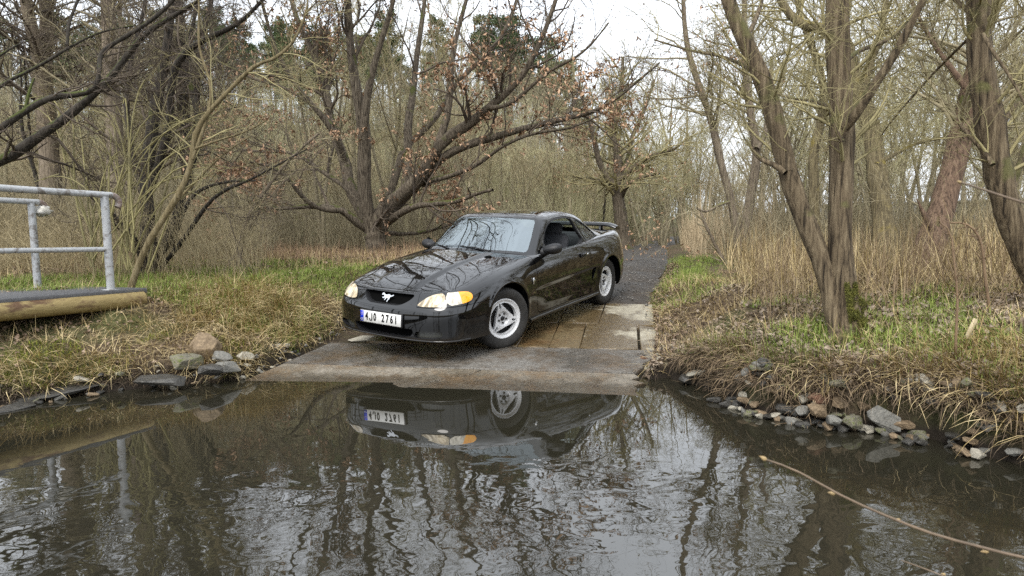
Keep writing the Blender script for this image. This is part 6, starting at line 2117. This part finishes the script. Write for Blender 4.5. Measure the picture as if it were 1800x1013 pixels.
# ================================================================== grass, leaves, reeds
STRAW = mat('dry_straw_grass', (.34, .255, .125), .8, noise=(.68, .56, .33), scale=22, c3=(.52, .41, .215), big=(.55, .50, .36), bigscale=3.2)
STRAW2 = mat('brown_dead_grass', (.12, .08, .045), .85, noise=(.32, .235, .14), scale=14)
GREEN = mat('winter_green_grass', (.10, .14, .022), .7, noise=(.30, .36, .08), scale=12, c3=(.18, .24, .04))
MOSSY = mat('bank_moss', (.09, .105, .010), .9, noise=(.22, .235, .025), scale=18)
LITTER = mat('dead_leaf_litter', (.12, .078, .05), .85, noise=(.33, .25, .18), scale=24, c3=(.21, .145, .098))
LITTER2 = mat('grey_leaf_litter', (.12, .09, .065), .85, noise=(.36, .295, .225), scale=24, c3=(.21, .16, .115))
GRAVEL = mat('loose_gravel', (.07, .065, .06), .7, noise=(.22, .205, .18), scale=30)
gr = np.random.default_rng(123)
def spots(n, xr, yr, mask=None):
    x = gr.uniform(*xr, n); y = gr.uniform(*yr, n)
    d = sdpoly(np.stack([x, y], 1), WATER_POLY)
    k = (d > np.where((x > 1.3) & (y < 5.3), .09, .06)) & (road_d(x, y) > .03)
    if mask is not None: k &= gr.random(n) < mask(x, y, d)
    x, y = x[k], y[k]
    return np.stack([x, y, ground_z(x, y)], 1)
def grass(name, pts, ln, lean, wid, m, label, head=None, curl=.09, n=4):
    k = len(pts)
    hd = gr.uniform(0, 6.28, k) if head is None else head(pts) + gr.normal(0, 1.0, k)
    le = np.clip(np.abs(gr.normal(lean[0], lean[1], k)), 0, 1.75)
    V, Q = ribbons(pts - [0, 0, .01], hd, gr.uniform(*ln, k), le, gr.normal(curl, .14, k), gr.uniform(*wid, k), gr, n)
    return tag(obj(name, V, Q, m), label, 'grass', kind='stuff')
patch = lambda s, f, lo: (lambda x, y, d: np.clip((fbm(x * f, y * f, s, 3) - lo) * 3, 0, 1))
RBX, RBY = (1.0, 7.0), (2.4, 9.5)
LBX, LBY = (-8.0, -1.4), (4.4, 10.5)
clump = lambda s, f: (lambda x, y, d: np.clip(.55 + fbm(x * f, y * f, s, 3) * .9, .08, 1))
grass('dry_grass', spots(60000, RBX, RBY, clump(60, 1.6)), (.07, .27), (1.2, .42), (.0035, .007), STRAW, 'flattened pale dry grass on the right bank')
grass('dry_grass', spots(15000, RBX, RBY, clump(61, 1.2)), (.10, .30), (1.15, .4), (.004, .008), STRAW2, 'brown dead grass tangled on the right bank')
grass('dry_grass', spots(26000, LBX, LBY, clump(62, 2.2)), (.07, .27), (1.2, .42), (.0035, .007), STRAW, 'flattened pale dry grass on the left bank')
grass('dry_grass', spots(13000, LBX, LBY, clump(63, 1.3)), (.10, .30), (1.15, .4), (.004, .008), STRAW2, 'brown dead grass tangled on the left bank')
# tussocks hanging over the edge of the banks
edgeR = lambda x, y, d: ((d < .26) & (d > .08) & (x > 1.2)) * clump(64, 1.8)(x, y, d)
edgeL = lambda x, y, d: ((d < .45) & (d > .10)) * clump(65, 1.8)(x, y, d)
toW = lambda P: np.arctan2(np.where(P[:, 0] > 0, -.8, -.9), np.where(P[:, 0] > 0, -.75, .25))
grass('hanging_grass', spots(30000, (1.1, 4.6), (2.2, 5.4), edgeR), (.14, .34), (1.0, .35), (.0035, .007), STRAW, 'long dry grass hanging over the right bank to the water', lambda P: np.full(len(P), math.atan2(-.75, -.65)), .22, 5)
grass('hanging_grass', spots(16000, (-6, -2.2), (4.2, 6.6), edgeL), (.15, .38), (1.0, .35), (.0035, .007), STRAW, 'dry grass hanging down the face of the left bank', lambda P: np.full(len(P), math.atan2(-.9, .2)), .2, 5)
ROOT = mat('dark_rootlets', (.05, .035, .022), .9, noise=(.13, .095, .06), scale=14)
lip = lambda x, y, d: ((d < .16) & (d > .02))
def spots2(n, xr, yr, lo, hi):
    x = gr.uniform(*xr, n); y = gr.uniform(*yr, n)
    d = sdpoly(np.stack([x, y], 1), WATER_POLY)
    k = (d > lo) & (d < hi) & (road_d(x, y) > .05)
    x, y = x[k], y[k]
    return np.stack([x, y, ground_z(x, y)], 1)
grass('green_grass', spots(30000, (1.2, 4.4), (2.4, 5.3), lambda x, y, d: (d < .4) * np.clip((fbm(x * 1.7, y * 1.7, 79, 3) - .05) * 3, 0, 1)), (.06, .20), (.8, .4), (.004, .007), GREEN, 'green tufts on the lip of the right bank', lambda P: np.full(len(P), math.atan2(-.75, -.65)), .15)
grass('rootlets', spots2(90000, (1.2, 4.6), (2.0, 5.2), .015, .17), (.06, .20), (1.35, .35), (.003, .007), ROOT, 'dark roots and dead stems hanging under the lip of the right bank', lambda P: np.full(len(P), math.atan2(-.75, -.65)), .25, 5)
grass('rootlets', spots2(50000, (-6, -2.5), (4.0, 5.8), .03, .2), (.05, .16), (1.35, .35), (.003, .007), ROOT, 'dark roots and dead stems under the lip of the left bank', lambda P: np.full(len(P), math.atan2(-.9, .2)), .25, 5)
grass('hanging_grass', spots2(90000, (1.2, 4.8), (1.9, 5.2), .04, .30), (.10, .30), (1.15, .35), (.003, .007), STRAW2, 'matted brown grass along the lip of the right bank', lambda P: np.full(len(P), math.atan2(-.75, -.65)), .2, 5)
grass('hanging_grass', spots2(11000, (2.4, 4.6), (1.9, 3.9), .03, .9), (.15, .42), (1.05, .4), (.003, .0065), STRAW, 'tangle of long straw stems at the lower right edge of the bank', lambda P: np.full(len(P), math.atan2(-.5, -.85)), .16, 5)
# the straw mound beside the front bumper
mound = lambda x, y, d: np.exp(-(((x + 3.0) / .75) ** 2 + ((y - 6.9) / .9) ** 2))
grass('straw_mound', spots(26000, (-4.6, -2.0), (5.4, 8.2), mound), (.15, .42), (1.1, .4), (.0035, .007), STRAW, 'heap of matted straw-coloured grass left of the front bumper', lambda P: np.full(len(P), math.atan2(-.8, .5)), .2, 5)
# green
roadside = lambda x, y, d: np.exp(-((road_d(x, y) - .55) / .45) ** 2) * (y > 7.2) * np.clip(.6 + fbm(x * 1.1, y * 1.1, 71, 3), 0, 1)
grass('green_grass', spots(60000, (1.6, 5.2), (7.0, 14.0), roadside), (.06, .15), (.45, .3), (.004, .007), GREEN, 'strip of green grass along the right edge of the road')
grass('green_grass', spots(80000, (-6.5, -1.3), (6.3, 11.5), patch(72, .8, -.6)), (.05, .15), (.5, .3), (.004, .007), GREEN, 'green grass patches on the flat of the left bank')
grass('green_grass', spots(34000, (1.2, 5.0), (2.6, 6.0), patch(73, 1.3, -.1)), (.05, .15), (.5, .35), (.004, .007), GREEN, 'tufts of green grass on the right bank')
mossm = lambda x, y, d: ((d < .75) & (d > .06)) * np.clip((fbm(x * 1.6, y * 1.6, 74, 3) + .05) * 3, 0, 1)
grass('bank_moss', spots(60000, (-6.5, -2.6), (3.9, 6.6), mossm), (.03, .08), (.7, .5), (.004, .008), MOSSY, 'yellow-green moss cushions along the foot of the left bank', None, .2, 3)
# leaf litter
def litter(name, pts, size, m, label, flat=.35):
    V, T = flakes(pts + np.stack([np.zeros(len(pts)), np.zeros(len(pts)), gr.uniform(.0, .05, len(pts))], 1), gr.uniform(*size, len(pts)), gr, .6, flat, .35)
    return tag(obj(name, V, T, m), label, 'leaves', kind='stuff')
litter('leaf_litter', spots(44000, (1.0, 6.0), (2.4, 7.5), clump(80, 1.0)), (.025, .07), LITTER2, 'grey-brown dead leaves over the right bank', .5)
litter('leaf_litter', spots(16000, (-7.5, -1.4), (4.6, 11.0), clump(81, .9)), (.025, .065), LITTER, 'brown dead leaves over the left bank', .45)
litter('leaf_litter', spots(26000, (-15, 1.5), (9.5, 22.0)), (.06, .13), LITTER, 'rusty fallen leaves under the oak', .5)
verge = lambda x, y, d: np.exp(-((road_d(x, y) - .12) / .16) ** 2)
litter('leaf_litter', spots(30000, (1.0, 4.5), (5.2, 13.0), verge), (.025, .06), LITTER, 'wet brown leaves along the right edge of the ramp and road', .4)
P = spots2(60000, (1.2, 4.6), (2.2, 5.3), .05, .45)
litter('leaf_litter', P[gr.random(len(P)) < .8], (.025, .065), LITTER2, 'grey leaves spilling over the lip of the right bank', .7)
# loose leaves blown on the slabs and road
x = gr.uniform(-1.5, 3.4, 420); y = gr.uniform(5.6, 14, 420)
k = (road_d(x, y) > -1.6) & (road_d(x, y) < 0) & (gr.random(420) < np.exp((road_d(x, y)) * 3))
P = np.stack([x, y, np.maximum(road_z(x, y), ramp_z(x, y) * (y < 8.5)) + .012], 1)[k]
V, T = flakes(P, gr.uniform(.02, .05, len(P)), gr, .6, .15, .25)
tag(obj('leaf_litter', V, T, LITTER), 'few leaves scattered on the ramp and road surface', 'leaves', kind='stuff')
# gravel on the road and at the ramp edges
n = 9000
x = gr.uniform(-3.4, 4.6, n); y = gr.uniform(5.2, 15, n); rd = road_d(x, y)
k = ((rd < .05) & (y > 8.55) & (gr.random(n) < .8)) | ((rd < .28) & (rd > -.05) & (y > 5.5))
x, y = x[k], y[k]
z = np.where(road_d(x, y) < .0, road_z(x, y) + .015, ground_z(x, y))
n = len(x); s = gr.uniform(.008, .026, n) * np.where(y < 8.5, 1.4, 1)
base = nrm(np.array([[1, 1, 1], [-1, -1, 1], [-1, 1, -1], [1, -1, -1], [0, 0, 1.2], [1.1, 0, -.4]], float))
V = base[None] * s[:, None, None] * gr.uniform(.6, 1.2, (n, 6, 1)) * [1, 1, .7]
az = gr.uniform(0, 6.28, n); c_, s_ = np.cos(az)[:, None], np.sin(az)[:, None]
V = np.stack([V[..., 0] * c_ - V[..., 1] * s_, V[..., 0] * s_ + V[..., 1] * c_, V[..., 2]], -1) + np.stack([x, y, z], 1)[:, None]
hull = np.array([[0, 4, 5], [0, 2, 4], [1, 4, 2], [1, 3, 4], [3, 5, 4], [0, 5, 2], [2, 5, 3], [1, 2, 3]])
tag(obj('gravel', V.reshape(-1, 3), (hull[None] + (np.arange(n) * 6)[:, None, None]).reshape(-1, 3), GRAVEL), 'loose gravel on the road and beside the ramp', 'gravel', kind='stuff')
# reeds
def reeds(name, n, xr, yr, hr, label, m, mask=None, wid=(.006, .011), lean=.16):
    x = gr.uniform(*xr, n); y = gr.uniform(*yr, n)
    k = road_d(x, y) > .55
    if mask is not None: k &= mask(x, y)
    x, y = x[k], y[k]
    P = np.stack([x, y, ground_z(x, y)], 1)
    m_ = len(P); hd = gr.uniform(0, 6.28, m_)
    V, Q = ribbons(P, hd, gr.uniform(*hr, m_) * np.clip(1 + .4 * fbm(x * .7, y * .7, 88), .5, 1.4), np.abs(gr.normal(0, lean, m_)), gr.normal(.05, .10, m_), gr.uniform(*wid, m_), gr, 5)
    return tag(obj(name, V, Q, m), label, 'reeds', kind='stuff')
REED = mat('pale_reed', (.36, .275, .165), .8, noise=(.52, .42, .27), scale=5, stretch=(3, 3, .5))
reeds('reeds', 9000, (2.9, 9.5), (12.5, 26), (.7, 1.7), 'stand of pale dry reeds right of the road', REED, lambda x, y: (x < y * .44) & (road_d(x, y) < 4.2), (.010, .018))
reeds('tall_weeds', 5200, (1.9, 9.0), (5.2, 12.5), (.25, .85), 'dry weed stalks between the right-hand trees', STRAW2, lambda x, y: x > .30 * y + .7, (.005, .009), .4)
reeds('tall_weeds', 5000, (2.2, 9.0), (5.6, 13.0), (.3, .9), 'pale bent dead grass stalks between the right-hand trees', STRAW, lambda x, y: x > .30 * y + .6, (.005, .009), .55)
reeds('tall_weeds', 7000, (-13, -1.6), (10.3, 15.5), (.12, .42), 'belt of dry reddish weeds in front of the wood on the left', mat('rusty_dead_weed', (.22, .13, .075), .85, noise=(.38, .27, .165), scale=8), None, (.006, .012), .35)
reeds('tall_weeds', 6000, (-13, -1.6), (9.6, 13.5), (.10, .30), 'pale dry grass belt along the path on the left', STRAW, None, (.006, .012), .6)
# close the view where the road turns away
thicket('undergrowth', 'bare brushwood where the road bends out of sight', 3000, lambda r, y: r.uniform(.10, .30, len(y)) * y, (34, 48), (1.2, 3.2), LIGHT_TW, 97, (.010, .016))

# ---- tall single stalks on the right bank
def stalk(pts, Y, w, label, seed):
    rng = np.random.default_rng(seed)
    P, r = px_limb(pts, Y, w)
    P, Rr = resample([(P, r)], 12)
    C, r2 = grow(P, Rr, 16, .16, (30, 70), rng, n=4, t0=.35, rr=.6, rmin=.0014)
    b = P[0, 0]
    V, Q = joined([(P, Rr, 5), (C, r2, 3)], b)
    root = obj('weed_stalk', V, Q, mat('brown_stalk', (.12, .078, .045), .8, noise=(.23, .155, .09), scale=6)); root.location = tuple(b)
    return tag(root, label, 'weed', None)
stalk([(1684, 690), (1680, 600), (1683, 520), (1676, 450), (1668, 405), (1650, 390)], 3.75, (5.5, 2), 'tall brown weed stalk standing before the leaning red tree', 1)
stalk([(1346, 760), (1338, 720), (1330, 690), (1322, 672), (1316, 640)], 4.1, (6, 3), 'straw stem dipping from the right bank into the water', 2)
stalk([(1742, 560), (1730, 470), (1722, 420), (1700, 395), (1670, 392)], 4.6, (6, 2.5), 'thin arching weed stalk at the foot of the right-edge willow', 3)
sp = at(1706, 590, 4.0); 
o = MB().box((0, 0, .045), (.03, .012, .15), Matrix.Rotation(.42, 3, 'Y'), .003).build('wood_splinter', mat('pale_split_wood', (.52, .44, .28), .7, noise=(.40, .32, .19), scale=20))
o.location = tuple(sp); tag(o, 'pale wood splinter standing in the dry grass on the right bank', 'splinter')

# ---- budding twigs of a shrub on the near bank, reaching in from the right
def near_shrub():
    TW = mat('near_brown_twig', (.10, .072, .048), .6, noise=(.18, .13, .085), scale=20)
    BUD = mat('tan_bud', (.34, .25, .12), .6, noise=(.26, .18, .085), scale=40)
    base = np.array([2.1, .95, .10])
    root = empty('budding_shrub', tuple(base)); tag(root, 'bare shrub whose budding twigs reach over the near water from the right', 'shrub')
    def twig(pts, Ys, w, buds):
        P = [at(p[0], p[1], y) for p, y in zip(pts, Ys)] 
        r = list(np.array(w) * .62 / 2 * np.array(Ys) / 1048.4)
        P = P + [P[-1] * .45 + (base + [0, 0, .35]) * .55 + [.05, 0, .05], base]
        r = r + [.006, .009]
        A, Rr = resample([(P, r)], 30)
        V, Q = joined([(A - base, Rr, 8)], np.zeros(3))
        o = obj('twig', V, Q, TW, root, True)
        for (px, py, Y, s, a) in buds:
            c = at(px, py, Y) - base
            d = nrm(np.array([math.cos(a), .1, math.sin(a)])); u = nrm(np.cross(d, [0, 1, 0])); v = np.cross(d, u)
            m = MB()
            nn, kk_ = 7, 8
            Vb = []
            for i in range(nn):
                t = i / (nn - 1); rr = s * .42 * math.sin(math.pi * min(.98, t ** .7 + .02)) + .0001
                for j in range(kk_):
                    f_ = 6.283 * j / kk_
                    Vb.append(c + d * s * 1.5 * (t - .3) + rr * (u * math.cos(f_) + v * math.sin(f_)))
            m.add(Vb, [[i * kk_ + j, i * kk_ + (j + 1) % kk_, (i + 1) * kk_ + (j + 1) % kk_, (i + 1) * kk_ + j] for i in range(nn - 1) for j in range(kk_)])
            m.build('bud', BUD, o, True)
    twig([(1340, 806), (1400, 828), (1465, 864), (1560, 908), (1650, 942), (1740, 966), (1830, 985)], np.linspace(1.02, .92, 7), (5, 6, 7, 8, 9, 9, 10),
         [(1344, 807, 1.02, .010, 2.6), (1464, 868, 1.0, .009, 2.9), (1580, 914, .97, .006, 2.9), (1734, 969, .94, .009, 3.3)])
    twig([(1686, 320), (1730, 334), (1775, 349), (1830, 366)], np.linspace(.95, .9, 4), (5, 6, 6, 7), [(1688, 321, .95, .006, 2.6)])
    twig([(1584, 985), (1620, 998), (1664, 1016), (1740, 1050)], np.linspace(1.05, .98, 4), (3, 4, 4, 5), [(1660, 1010, 1.04, .006, 2.9)])
near_shrub()
